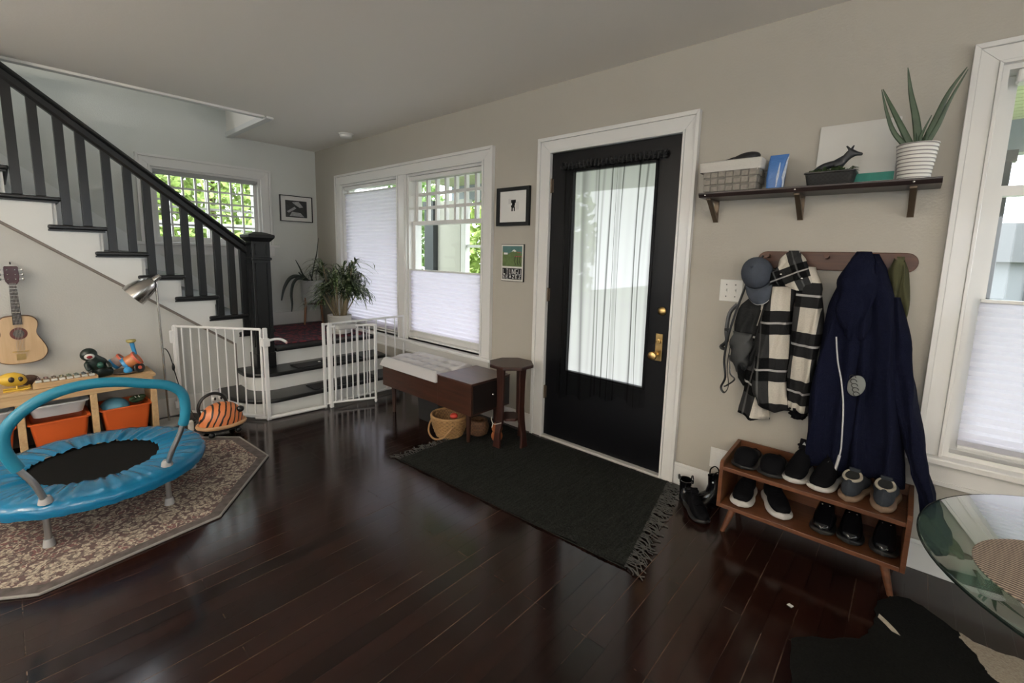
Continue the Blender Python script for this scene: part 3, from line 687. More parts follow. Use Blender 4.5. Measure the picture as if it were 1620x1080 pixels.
t = thing('smoke_detector', 'round white smoke detector on the ceiling near the corner', 'smoke detector', (1.12, -.20, H))
mb = MB(); mb.lathe([(.070, 0), (.070, -.010), (.062, -.014), (.058, -.034), (.045, -.042), (.001, -.042)], (1.12, -.20, H), 28); mb.build('detector_body', WHITEPL, t, smooth=True)
mb = MB(); mb.lathe([(.075, 0), (.075, -.006), (.001, -.006)], (1.12, -.20, H-.0005), 28); mb.build('mounting_ring', WHITEPL, t)

# --- wall shelf
t = thing('wall_shelf', 'long dark wall shelf on three brackets right of the door', 'shelf', (5.16, 0, 1.68))
mb = MB(); mb.prism_x([(-.002, 1.704), (-.200, 1.704), (-.200, 1.696), (-.188, 1.680), (-.002, 1.680)], 4.700, 5.630); mb.build('shelf_board', SHELFW, t, bevel=.002)
for x in (4.735, 5.135, 5.545):
    mb = MB(); mb.box((x-.012, -.010, 1.565), (x+.012, -.001, 1.680)); mb.box((x-.012, -.15, 1.671), (x+.012, -.001, 1.680))
    mb.prism_x([(-.008, 1.565), (-.14, 1.672), (-.12, 1.672), (-.008, 1.590)], x-.011, x+.011)
    b = mb.build('bracket', IRON, t, bevel=.001)
    mb = MB(); mb.lathe([(.001, 0), (.004, .001), (.004, .002), (.001, .003)], M=Matrix.Translation((x, -.2, 1.69)) @ Matrix.Rotation(PI/2, 4, 'X'), n=10); mb.build('screw', CHROME, b)
def weave(name, c, s=30.):
    m, nt, N, b = nodes(name); tc = N.new('ShaderNodeTexCoord'); ck = N.new('ShaderNodeTexChecker'); ck.inputs['Scale'].default_value = s
    ck.inputs['Color1'].default_value = (*c, 1); ck.inputs['Color2'].default_value = (*[v*.55 for v in c], 1)
    nt.links.new(tc.outputs['Object'], ck.inputs['Vector'])
    wv = N.new('ShaderNodeTexNoise'); wv.inputs['Scale'].default_value = s*5
    nt.links.new(tc.outputs['Object'], wv.inputs['Vector'])
    nt.links.new(mix_n(nt, math_n(nt, 'MULTIPLY', wv.outputs['Fac'], .5), ck.outputs['Color'], tuple(v*.3 for v in c)), b.inputs['Base Color'])
    bp = N.new('ShaderNodeBump'); bp.inputs['Strength'].default_value = .6; bp.inputs['Distance'].default_value = .004
    nt.links.new(ck.outputs['Fac'], bp.inputs['Height']); nt.links.new(bp.outputs['Normal'], b.inputs['Normal']); b.inputs['Roughness'].default_value = .75
    return m
def rect_ring(x0, x1, y0, y1, z, rc=.012, n=4):
    out = []
    for cx, cy, a in ((x1-rc, y1-rc, 0), (x0+rc, y1-rc, 90), (x0+rc, y0+rc, 180), (x1-rc, y0+rc, 270)):
        for i in range(n+1):
            th = math.radians(a+90*i/n); out.append((cx+rc*math.cos(th), cy+rc*math.sin(th), z))
    return out
def tub(mb, x0, x1, y0, y1, z0, z1, tp=.015, th=.006, rc=.015):
    """open tapered container with real wall thickness"""
    o = [rect_ring(x0+tp, x1-tp, y0+tp, y1-tp, z0, rc), rect_ring(x0, x1, y0, y1, z1, rc), rect_ring(x0+th, x1-th, y0+th, y1-th, z1, rc*.8), rect_ring(x0+tp+th, x1-tp-th, y0+tp+th, y1-tp-th, z0+th, rc*.8)]
    return mb.loft(o)
bk = thing('woven_basket', 'grey woven basket with a white cloth liner on the wall shelf', 'basket', (4.835, -.11, 1.704))
mb = MB(); tub(mb, 4.700, 4.975, -.185, -.03, 1.705, 1.85, .018); mb.build('basket_body', mat('grey_splint', (.17, .155, .135), .8, noise=.3, nscale=60), bk)
mb = MB(); nb = 0
for side in ('f', 'r'):
    for r in range(3):
        zc = 1.725+.034*r
        L0, L1 = (4.712, 4.965) if side == 'f' else (-.178, -.04)
        k = 7 if side == 'f' else 4
        for i in range(k):
            a = L0+(L1-L0)*i/k; b = L0+(L1-L0)*(i+1)/k; off = .0045 if (i+r) % 2 == 0 else .001; tp = .018*(1.85-zc)/.145
            if side == 'f': mb.box((a+.002, -.185+tp-off, zc-.015), (b-.002, -.178+tp, zc+.015), bev=.002)
            else: mb.box((4.968-tp, a+.002, zc-.015), (4.975-tp+off, b-.002, zc+.015), bev=.002)
mb.build('woven_strips', mat('grey_splint_light', (.24, .22, .19), .8, noise=.35, nscale=70), bk)
mb = MB(); mb.loft([rect_ring(4.694, 4.981, -.191, -.024, 1.805), rect_ring(4.692, 4.986, -.195, -.022, 1.852), rect_ring(4.70, 4.978, -.186, -.030, 1.857), rect_ring(4.71, 4.97, -.178, -.038, 1.80)], cap=False); mb.build('cloth_liner', mat('white_linen', (.56, .54, .50), .9, bump=.3, bscale=200), bk, smooth=True)
bag = MB(); bag.ell((4.885, -.11, 1.862), (.075, .05, .034), rot=Matrix.Rotation(-.25, 3, 'Y')); bag.tube([(4.79, -.12, 1.86), (4.83, -.12, 1.872), (4.88, -.11, 1.885)], .008, 8)
tag(bag.build('black_pouch', mat('black_nylon', (.010, .010, .012), .5), smooth=True, base=(4.87, -.11, 1.84)), 'black pouch lying in the lined grey basket', 'pouch')
pk = thing('snack_packet', 'blue and white packet standing between the two shelf baskets', 'packet', (5.035, -.10, 1.704))
mb = MB(); mb.loft([rect_ring(5.00, 5.065, -.14, -.075, 1.705, .01), rect_ring(4.996, 5.070, -.150, -.068, 1.76, .02), rect_ring(5.00, 5.075, -.135, -.085, 1.835, .012), rect_ring(5.003, 5.082, -.118, -.112, 1.868, .002)]); mb.build('packet_body', mat('packet_blue', (.055, .16, .42), .35, bump=.4, bscale=40), pk, smooth=True)
mb = MB(); mb.loft([[(5.042, -.1435, 1.715), (5.072, -.128, 1.715)], [(5.044, -.1545, 1.76), (5.0765, -.137, 1.76)], [(5.050, -.1385, 1.825), (5.080, -.125, 1.825)], [(5.055, -.124, 1.855), (5.083, -.1155, 1.855)]], False, False); mb.build('white_label', mat('packet_white', (.45, .50, .58), .4, noise=.4, nscale=90), pk)
cv = thing('painted_canvas', 'white canvas with a teal stripe leaning on the wall behind the shelf plants', 'painting', (5.32, -.02, 1.704))
M = Matrix.Translation((0, -.042, 1.705)) @ Matrix.Rotation(-.11, 4, 'X')
mb = MB(); mb.box((5.182, -.0, 0), (5.475, .016, .292), M, bev=.002); mb.build('canvas_panel', mat('canvas_white', (.60, .59, .56), .8, noise=.06, nscale=9), cv)
mb = MB(); mb.box((5.184, -.0010, .022), (5.473, -.0003, .058), M); mb.build('teal_stripe', mat('teal_paint', (.03, .25, .20), .6, noise=.4, nscale=25), cv)
mb = MB(); mb.box((5.184, -.0008, .002), (5.473, -.0002, .022), M); mb.build('pale_band', mat('sand_paint', (.42, .47, .40), .6, noise=.2, nscale=25), cv)
bb = thing('black_basket', 'small black woven basket with greenery on the wall shelf', 'basket', (5.25, -.13, 1.704))
mb = MB(); tub(mb, 5.165, 5.348, -.192, -.075, 1.705, 1.758, .010); mb.build('basket_body', weave('black_wicker', (.022, .021, .02), 110.), bb)
mb = MB(); mb.tube([(p[0], p[1], 1.758) for p in rect_ring(5.164, 5.349, -.193, -.074, 0)], .004, 6, closed=True); mb.build('basket_rim', BLACKP, bb)
mb = MB(); rnd = random.Random(3)
for i in range(90):
    c = Vector((rnd.uniform(5.185, 5.33), rnd.uniform(-.175, -.09), 1.755)); a = rnd.uniform(0, 6.28); l = rnd.uniform(.02, .05)
    mb.ribbon([c, c+Vector((math.cos(a)*l*.5, math.sin(a)*l*.5, l*.55)), c+Vector((math.cos(a)*l, math.sin(a)*l, l*.4))], [.006, .014, .002])
mb.build('greenery', mat('dull_green_leaf', (.06, .10, .035), .6, noise=.5, nscale=30), bb)
# dark animal figurine
P = [(5.215, -.135, 1.785), (5.245, -.135, 1.797), (5.285, -.135, 1.797), (5.308, -.138, 1.820), (5.322, -.140, 1.838), (5.342, -.142, 1.833), (5.366, -.143, 1.827), (5.195, -.135, 1.775), (5.178, -.135, 1.757),
     (5.225, -.150, 1.765), (5.235, -.155, 1.758), (5.225, -.118, 1.765), (5.232, -.115, 1.758), (5.288, -.150, 1.770), (5.292, -.152, 1.757), (5.285, -.118, 1.770), (5.292, -.118, 1.757),
     (5.318, -.148, 1.852), (5.305, -.150, 1.868), (5.322, -.130, 1.854), (5.330, -.128, 1.872)]
E_ = [(0, 1), (1, 2), (2, 3), (3, 4), (4, 5), (5, 6), (0, 7), (7, 8), (0, 9), (9, 10), (0, 11), (11, 12), (2, 13), (13, 14), (2, 15), (15, 16), (4, 17), (17, 18), (4, 19), (19, 20)]
Rr = [.016, .018, .019, .014, .013, .010, .006, .008, .004, .009, .006, .009, .006, .008, .005, .008, .005, .006, .003, .006, .003]
fg = thing('animal_figurine', 'black animal figurine with pointed ears standing over the black basket', 'figurine', (5.27, -.13, 1.757))
skin('figurine_body', P, E_, Rr, mat('black_figurine', (.008, .010, .014), .4), fg, 2, 1)
def shelf_pot():
    t = thing('aloe_plant', 'aloe with four tall leaves in a white and grey banded pot', 'plant', (5.54, -.115, 1.704))
    c = (5.54, -.115, 0)
    mb = MB(); prof = [(.001, 1.705), (.050, 1.705), (.052, 1.71)]
    for i in range(9): z = 1.712+i*.0145; r = .052+i*.0016; prof += [(r, z), (r+.0015, z+.004), (r+.0015, z+.0115), (r, z+.0145)]
    prof += [(.069, 1.848), (.064, 1.848), (.060, 1.83), (.001, 1.83)]
    mb.lathe(prof, c, 32); m, nt, N, b = nodes('banded_ceramic'); tc = N.new('ShaderNodeTexCoord'); sp = N.new('ShaderNodeSeparateXYZ'); nt.links.new(tc.outputs['Object'], sp.inputs[0])
    nz = N.new('ShaderNodeTexNoise'); nz.inputs['Scale'].default_value = 9; nt.links.new(tc.outputs['Object'], nz.inputs['Vector'])
    q = math_n(nt, 'FRACT', math_n(nt, 'MULTIPLY_ADD', nz.outputs['Fac'], .4, math_n(nt, 'MULTIPLY', sp.outputs[2], 68.9)))
    nt.links.new(mix_n(nt, math_n(nt, 'GREATER_THAN', q, .74), (.68, .66, .62), (.24, .22, .22)), b.inputs['Base Color']); b.inputs['Roughness'].default_value = .4
    mb.build('pot', m, t, smooth=True)
    mb = MB(); mb.lathe([(.06, 1.832), (.001, 1.836)], c, 20, cap=False); mb.build('soil', mat('potting_soil', (.03, .02, .015), .95), t)
    al = mat('aloe_green', (.038, .070, .034), .45, noise=.45, nscale=30)
    for path, w in (([(5.545, -.115, 1.832), (5.523, -.12, 1.95), (5.497, -.13, 2.05), (5.477, -.145, 2.15)], .019), ([(5.525, -.115, 1.832), (5.478, -.125, 1.93), (5.435, -.13, 2.02), (5.405, -.135, 2.085)], .016),
                    ([(5.515, -.12, 1.832), (5.462, -.13, 1.90), (5.43, -.14, 1.98), (5.402, -.15, 2.08)], .013), ([(5.555, -.12, 1.832), (5.582, -.125, 1.93), (5.61, -.13, 2.03), (5.652, -.14, 2.112)], .017),
                    ([(5.56, -.12, 1.832), (5.592, -.13, 1.91), (5.617, -.135, 2.0), (5.655, -.15, 2.10)], .012), ([(5.545, -.125, 1.832), (5.545, -.13, 1.87), (5.553, -.14, 1.90), (5.570, -.15, 1.95)], .008), ([(5.548, -.12, 1.832), (5.56, -.13, 1.865), (5.562, -.14, 1.90)], .007), ([(5.53, -.12, 1.832), (5.535, -.14, 1.86), (5.53, -.15, 1.89)], .012)):
        pp = smoothpath(path, 5); k = len(pp); mb = MB(); mb.tube(pp, [.72*w*(1-(i/(k-1))**1.6)+.0012 for i in range(k)], 8, flat=.5); mb.build('leaf', al, t, smooth=True)
shelf_pot()

# --- coat rail
t = thing('coat_rail', 'long rounded walnut coat rail with wooden pegs', 'coat rail', (5.28, 0, 1.32))
pl = [(5.007, 1.325)] ; rr = .0435; cz = 1.3685
poly = [(5.5515+rr*math.cos(a), cz+rr*math.sin(a)) for a in [math.radians(-90+180*i/12) for i in range(13)]] + [(5.0105+rr*math.cos(a), cz+rr*math.sin(a)) for a in [math.radians(90+180*i/12) for i in range(13)]]
mb = MB(); mb.prism_y(poly, -.024, -.001); mb.build('rail_board', RAILW, t, bevel=.003)
for x in (5.02, 5.15, 5.268, 5.40, 5.525):
    mb = MB(); mb.tube([(x, -.022, 1.385), (x, -.075, 1.393)], [.009, .012], 14); mb.build('peg', RAILW, t, smooth=True)

# ================================================================== HANGING CLOTHES
def interp(L, z):
    for a, b in zip(L, L[1:]):
        if a[0] >= z >= b[0]:
            t = (a[0]-z)/(a[0]-b[0]+1e-9); t2 = t*t*(3-2*t)*.5+t*.5
            return [a[i]+(b[i]-a[i])*t2 for i in range(1, len(a))]
    return list(L[-1][1:])
def drape(name, L, m, parent, folds=3, amp=.014, seed=1, nz=34, na=56, hem=.012, ysh=0.):
    """cloth volume hung against the wall: L rows (z, xl, xr, depth, yback)"""
    rnd = random.Random(seed); ph = [rnd.uniform(0, 6.28) for _ in range(6)]; mb = MB(); rings = []
    z0, z1 = L[0][0], L[-1][0]
    for j in range(nz+1):
        s = j/nz; z = z0+(z1-z0)*s; xl, xr, d, yb = interp(L, z); cx, hw = (xl+xr)/2, (xr-xl)/2; ring = []
        for i in range(na):
            a = 2*PI*i/na; ca, sa = math.cos(a), math.sin(a)
            x = cx+hw*math.copysign(abs(ca)**.75, ca); yy = .5-.5*math.copysign(abs(sa)**.8, sa)   # 1 = front
            f = 1.7*amp*(.30+.70*s)*(math.sin(folds*2*PI*(x-xl)/max(.05, xr-xl)*.5+ph[0]+1.2*math.sin(2.2*s+ph[1])) + .5*math.sin(folds*4.3*(x-xl)/max(.05, xr-xl)*1.6+ph[2]+3*s)+.35*math.sin(11*s+ph[3]+9*x))
            y = yb-d*yy-(f if yy > .5 else -f*.2)*(1 if d > .02 else .4)
            zz = z-(hem*math.sin(7*(x-xl)/max(.05, xr-xl)+ph[4]) if j > nz-3 else 0)
            x += .006*math.sin(14*s+ph[5]+3*a)
            ring.append((x, min(y, -.003)+ysh, zz))
        rings.append(ring)
    mb.loft(rings); return mb.build(name, m, parent, smooth='all')
def plaid(name, tilt, ox, oz, px=.165, pz=.235):
    m, nt, N, b = nodes(name); g = N.new('ShaderNodeNewGeometry'); mp = N.new('ShaderNodeMapping')
    tc = N.new('ShaderNodeTexCoord'); mp.inputs['Rotation'].default_value = (0, tilt, 0); mp.inputs['Location'].default_value = (ox, 0, oz)
    nt.links.new(tc.outputs['Object'], mp.inputs['Vector']); sp = N.new('ShaderNodeSeparateXYZ'); nt.links.new(mp.outputs[0], sp.inputs[0])
    u = math_n(nt, 'FRACT', math_n(nt, 'MULTIPLY', sp.outputs[0], 1/px)); v = math_n(nt, 'FRACT', math_n(nt, 'MULTIPLY', sp.outputs[2], 1/pz))
    cu = math_n(nt, 'GREATER_THAN', u, .52); cvv = math_n(nt, 'GREATER_THAN', v, .50)
    gray = mix_n(nt, cvv, (.035, .035, .036), (.003, .003, .0035)); cream = mix_n(nt, cvv, (.58, .54, .47), (.018, .018, .019))
    base = mix_n(nt, cu, gray, cream)
    lv = math_n(nt, 'COMPARE', v, .74, .022); lu = math_n(nt, 'COMPARE', u, .25, .03)
    base = mix_n(nt, math_n(nt, 'MULTIPLY', lv, .9), base, (.42, .41, .40)); base = mix_n(nt, math_n(nt, 'MULTIPLY', lu, .35), base, (.22, .22, .22))
    nz = N.new('ShaderNodeTexNoise'); nz.inputs['Scale'].default_value = 160; nt.links.new(tc.outputs['Object'], nz.inputs['Vector'])
    nt.links.new(mix_n(nt, math_n(nt, 'MULTIPLY', nz.outputs['Fac'], .25), base, (.02, .02, .02)), b.inputs['Base Color']); b.inputs['Roughness'].default_value = .95
    b.inputs['Specular IOR Level'].default_value = .08
    bp = N.new('ShaderNodeBump'); bp.inputs['Strength'].default_value = .5; bp.inputs['Distance'].default_value = .003; nt.links.new(nz.outputs['Fac'], bp.inputs['Height']); nt.links.new(bp.outputs['Normal'], b.inputs['Normal'])
    return m
jk = thing('plaid_jacket', 'black and cream checked wool jacket hanging from the coat rail', 'jacket', (5.15, -.05, 1.38))
PL1 = plaid('plaid_left', .06, .01, .02); PL2 = plaid('plaid_right', -.03, .03, .11); PL3 = plaid('plaid_collar', .45, .03, .03, .10, .15)
drape('front_left', [(1.335, 5.075, 5.165, .07, -.03), (1.22, 5.045, 5.165, .10, -.03), (1.05, 5.03, 5.165, .12, -.03), (.86, 5.015, 5.17, .13, -.03), (.72, 5.02, 5.175, .12, -.03), (.615, 5.05, 5.19, .10, -.03)], PL1, jk, 2, .012, 3)
drape('sleeve', [(1.20, 5.025, 5.10, .06, -.025), (1.0, 4.99, 5.09, .09, -.02), (.84, 4.975, 5.08, .10, -.02), (.68, 4.968, 5.085, .10, -.02), (.545, 4.955, 5.10, .09, -.02)], plaid('plaid_sleeve', -.16, .08, .13), jk, 2, .010, 5, hem=.006)
drape('sleeve', [(1.34, 5.155, 5.225, .08, -.03), (1.24, 5.165, 5.275, .13, -.03), (1.05, 5.175, 5.288, .14, -.03), (.88, 5.17, 5.283, .14, -.03), (.70, 5.18, 5.275, .12, -.03), (.645, 5.185, 5.272, .12, -.03)], PL2, jk, 2, .010, 8, hem=.004)
drape('cuff', [(.655, 5.190, 5.268, .10, -.035), (.625, 5.190, 5.266, .10, -.035), (.600, 5.20, 5.258, .09, -.035)], mat('black_knit', (.004, .004, .005), .95, spec=.08), jk, 4, .003, 9, nz=8, hem=0)
drape('collar', [(1.415, 5.112, 5.160, .05, -.045), (1.37, 5.090, 5.185, .10, -.03), (1.30, 5.06, 5.235, .13, -.03), (1.24, 5.05, 5.262, .13, -.03)], PL3, jk, 3, .010, 11, nz=20)
mb = MB()
for p in ((5.105, -.150, 1.30), (5.175, -.157, 1.285), (5.195, -.168, 1.285)): mb.ell(p, (.006, .004, .006), 8, 6)
mb.build('snaps', CHROME, jk, smooth=True)
NAVY = mat('navy_fleece', (.0042, .0054, .0165), .95, noise=.35, nscale=40, bump=.4, bscale=220, spec=.12)
NAVY2 = mat('navy_knit', (.0045, .0058, .018), .95, noise=.3, nscale=50, bump=.4, bscale=260, spec=.12)
hd = thing('navy_hoodie', 'navy hoodie with a white zip and a grey patch hanging in front', 'hoodie', (5.38, -.05, 1.38))
drape('hoodie_body', [(1.30, 5.335, 5.45, .11, -.03), (1.15, 5.305, 5.45, .13, -.03), (.95, 5.285, 5.445, .15, -.03), (.72, 5.280, 5.455, .17, -.03), (.54, 5.278, 5.46, .17, -.03), (.405, 5.285, 5.462, .15, -.03)], NAVY2, hd, 3, .012, 21)
drape('hood', [(1.415, 5.385, 5.43, .06, -.05), (1.37, 5.355, 5.455, .12, -.03), (1.28, 5.330, 5.47, .155, -.03), (1.16, 5.335, 5.47, .165, -.03), (1.03, 5.375, 5.455, .155, -.03)], NAVY2, hd, 2, .010, 23, nz=24)
zp = smoothpath([(5.355, -.195, 1.035), (5.372, -.205, .93), (5.395, -.212, .84), (5.412, -.220, .74), (5.420, -.226, .64), (5.424, -.222, .54), (5.418, -.215, .48), (5.410, -.205, .415)], 6)
mb = MB(); mb.tube(zp, .0032, 6); mb.tube([zp[-10], zp[-1]], .006, 6); mb.build('zip', mat('white_zip', (.50, .50, .50), .5), hd)
mb = MB(); mb.ell((5.447, -.197, .83), (.032, .010, .048), 20, 12, rot=Matrix.Rotation(.18, 3, 'Y')); pt = mb.build('badge_patch', mat('grey_patch', (.17, .18, .17), .7), hd, smooth=True)
mb = MB()
for k in range(5):
    z = .868-.018*k; x = 5.432+.005*k
    mb.tube([(x+.022*math.cos(a)*.5, -.2085-.0005, z+.010*math.sin(a)) for a in [6.28*i/10 for i in range(8)]], .0016, 5)
mb.build('script_marks', ink, pt)
fl = thing('navy_coat', 'large navy fleece coat hanging at the right of the hoodie', 'coat', (5.5, -.05, 1.38))
drape('coat_body', [(1.405, 5.415, 5.455, .04, -.045), (1.34, 5.415, 5.49, .09, -.03), (1.20, 5.420, 5.535, .12, -.03), (1.0, 5.425, 5.575, .13, -.025), (.80, 5.435, 5.605, .14, -.025), (.58, 5.445, 5.63, .14, -.025), (.405, 5.450, 5.650, .13, -.025)], NAVY, fl, 3, .014, 31)
drape('sleeve', [(1.22, 5.50, 5.555, .08, -.03), (1.0, 5.535, 5.61, .12, -.03), (.80, 5.575, 5.65, .13, -.03), (.60, 5.625, 5.695, .13, -.03), (.50, 5.655, 5.722, .13, -.05), (.40, 5.70, 5.752, .12, -.07), (.325, 5.715, 5.755, .10, -.09)], NAVY, fl, 2, .008, 33, hem=.004)
ol = tag(drape('olive_jacket', [(1.395, 5.515, 5.545, .035, -.04), (1.33, 5.500, 5.565, .06, -.01), (1.15, 5.50, 5.585, .06, -.006), (.98, 5.53, 5.597, .05, -.004), (.84, 5.565, 5.605, .04, -.004)], mat('olive_cloth', (.055, .055, .022), .9, noise=.4, nscale=14), None, 4, .010, 41, nz=30), 'olive green garment hanging on the last peg', 'jacket')
# cap
t = thing('baseball_cap', 'grey blue baseball cap hooked over the first peg', 'cap', (5.0, -.13, 1.2))
M = Matrix.Translation((4.992, -.105, 1.298)) @ Matrix.Rotation(math.radians(-14), 4, 'Y') @ Matrix.Rotation(math.radians(66), 4, 'X')
mb = MB(); rings = []
for i in range(9):
    a = PI/2*i/8; rings.append([(.072*math.cos(a)*math.cos(2*PI*j/28)*(1 if i < 8 else .05), .082*math.cos(a)*math.sin(2*PI*j/28)*(1 if i < 8 else .05), .088*math.sin(a)) for j in range(28)])
mb.loft(rings, cap=False, M=M); cap = mb.build('crown', mat('cap_cloth', (.060, .070, .090), .9, spec=.15, noise=.25, nscale=30), t, smooth='all', solid=.002)
mb = MB(); rows = []
for r in (0, .25, .5, .75, 1.):
    rows.append([(math.sin(a)*(.068+.006*r), -math.cos(a)*(.078+.085*r), -.004-.026*r*abs(math.sin(a))-.010*r) for a in [math.radians(-62+124*i/16) for i in range(17)]])
mb.loft(rows, False, False, M); mb.build('brim', MAT['cap_cloth'], t, smooth='all', solid=.004)
mb = MB(); mb.tube([M @ Vector((math.sin(a)*.074, -math.cos(a)*.163, -.014-.026*abs(math.sin(a)))) for a in [math.radians(-62+124*i/16) for i in range(17)]], .0022, 6); mb.build('brim_piping', mat('pale_piping', (.45, .45, .45), .8), t)
mb = MB(); mb.ell(M @ Vector((0, 0, .089)), (.006, .006, .005), 10, 6); mb.build('button', MAT['cap_cloth'], t)
# small backpack with straps
bp_ = thing('small_backpack', 'small black backpack with dangling straps under the cap', 'backpack', (4.97, -.05, 1.3))
NYL = mat('charcoal_nylon', (.008, .0085, .009), .6, bump=.2, bscale=60, spec=.2)
drape('bag_body', [(1.20, 4.97, 5.035, .05, -.015), (1.12, 4.915, 5.045, .08, -.01), (.98, 4.895, 5.04, .10, -.01), (.86, 4.90, 5.03, .11, -.01), (.76, 4.93, 5.02, .09, -.01), (.71, 4.965, 5.01, .06, -.01)], NYL, bp_, 2, .010, 51, nz=22)
drape('front_pocket', [(.99, 4.90, 5.00, .05, -.075), (.93, 4.895, 5.0, .06, -.08), (.84, 4.905, 4.99, .06, -.08), (.79, 4.93, 4.98, .04, -.07)], mat('grey_nylon', (.028, .030, .031), .6), bp_, 1, .005, 53, nz=14)
for path, w in (([(5.0, -.06, 1.39), (4.955, -.09, 1.28), (4.915, -.10, 1.13), (4.885, -.11, .98), (4.872, -.11, .84), (4.885, -.11, .74), (4.868, -.11, .68), (4.888, -.11, .655), (4.905, -.11, .70), (4.89, -.11, .80), (4.895, -.10, .93)], .012),
                ([(4.90, -.06, 1.13), (4.868, -.07, 1.08), (4.862, -.08, .99), (4.868, -.08, .93), (4.842, -.08, .895), (4.862, -.08, .885)], .02),
                ([(4.895, -.1, .86), (4.91, -.12, .77), (4.935, -.12, .74), (4.90, -.12, .70), (4.885, -.12, .69)], .008)):
    mb = MB(); pp = smoothpath(path, 5); mb.tube(pp, w/2, 6, flat=.25); mb.build('strap', BLACKP, bp_, smooth=True)
mb = MB(); mb.box((4.853, -.09, .985), (4.880, -.078, 1.0), bev=.003); mb.build('buckle', BLACKP, bp_)

# ================================================================== SHOE RACK AND SHOES
rk = thing('shoe_rack', 'low walnut two-tier shoe rack with splayed legs', 'shoe rack', (5.34, -.23, 0))
side = [(-.34, .13), (-.34, .362), (-.325, .372), (-.04, .395), (-.04, .13)]
for x0 in (4.960, 5.668):
    mb = MB(); mb.prism_x(side, x0, x0+.018); mb.build('side_panel', RACKW, rk, bevel=.002)
mb = MB(); mb.box((4.978, -.34, .325), (5.668, -.045, .345)); mb.build('shelf', RACKW, rk, bevel=.002)
mb = MB(); mb.box((4.978, -.34, .13), (5.668, -.045, .15)); mb.build('shelf', RACKW, rk, bevel=.002)
mb = MB(); mb.box((4.978, -.052, .15), (5.668, -.042, .395)); mb.build('back_panel', RACKW, rk)
for x, y, dx, dy in ((5.03, -.285, -.035, -.035), (5.03, -.09, -.035, .03), (5.615, -.285, .037, -.025), (5.615, -.09, .035, .03)):
    mb = MB(); mb.tube([(x, y, .13), (x+dx, y+dy, .004), (x+dx, y+dy, 0)], [.018, .011, .011], 14); mb.build('leg', RACKW, rk, smooth=True)
SOLEW = mat('white_rubber_sole', (.50, .48, .45), .5); SOLET = mat('tan_rubber_sole', (.20, .13, .085), .6); SOLEB = mat('black_rubber_sole', (.012, .012, .012), .5)
SBLK = mat('black_shoe_fabric', (.004, .004, .005), .8, spec=.08, noise=.3, nscale=60); SNAVY = mat('navy_shoe_suede', (.020, .026, .045), .9, noise=.3, nscale=60); SGREY = mat('grey_shoe_canvas', (.022, .027, .036), .9, noise=.3, nscale=60)
LINER = mat('cream_lining', (.34, .30, .24), .9); DARKIN = mat('dark_lining', (.01, .01, .01), .9); LACE = mat('white_lace', (.5, .5, .5), .8); SHINY = mat('shiny_black_rubber', (.004, .004, .005), .16)
def shoe_rings(L, W, zf, s0=0., s1=1., n=20, k=20, inset=0.):
    """zf(s) -> (zbottom, ztop, topwidth factor); s from heel 0 to toe 1, along +x"""
    rings = []
    for i in range(n+1):
        s = s0+(s1-s0)*i/n; x = (s-.5)*L
        w = W/2*(.80+.25*math.sin(PI*min(1, max(0, (s-.15)/1.05)))-.14*math.exp(-((s-.42)/.14)**2))
        e = min(1, (max(0, 1-((s-.5)/.5)**6))**.5); w = max(.004, w*e-inset)
        zb, zt, tw = zf(s); ring = []
        for j in range(k):
            a = 2*PI*j/k; ca, sa = math.cos(a), math.sin(a); u = (1+sa)/2
            ww = w*(1-(1-tw)*u**1.5)
            ring.append((x, ww*math.copysign(abs(ca)**.7, ca), zb+(zt-zb)*(.5+.5*math.copysign(abs(sa)**.75, sa))))
        rings.append(ring)
    return rings
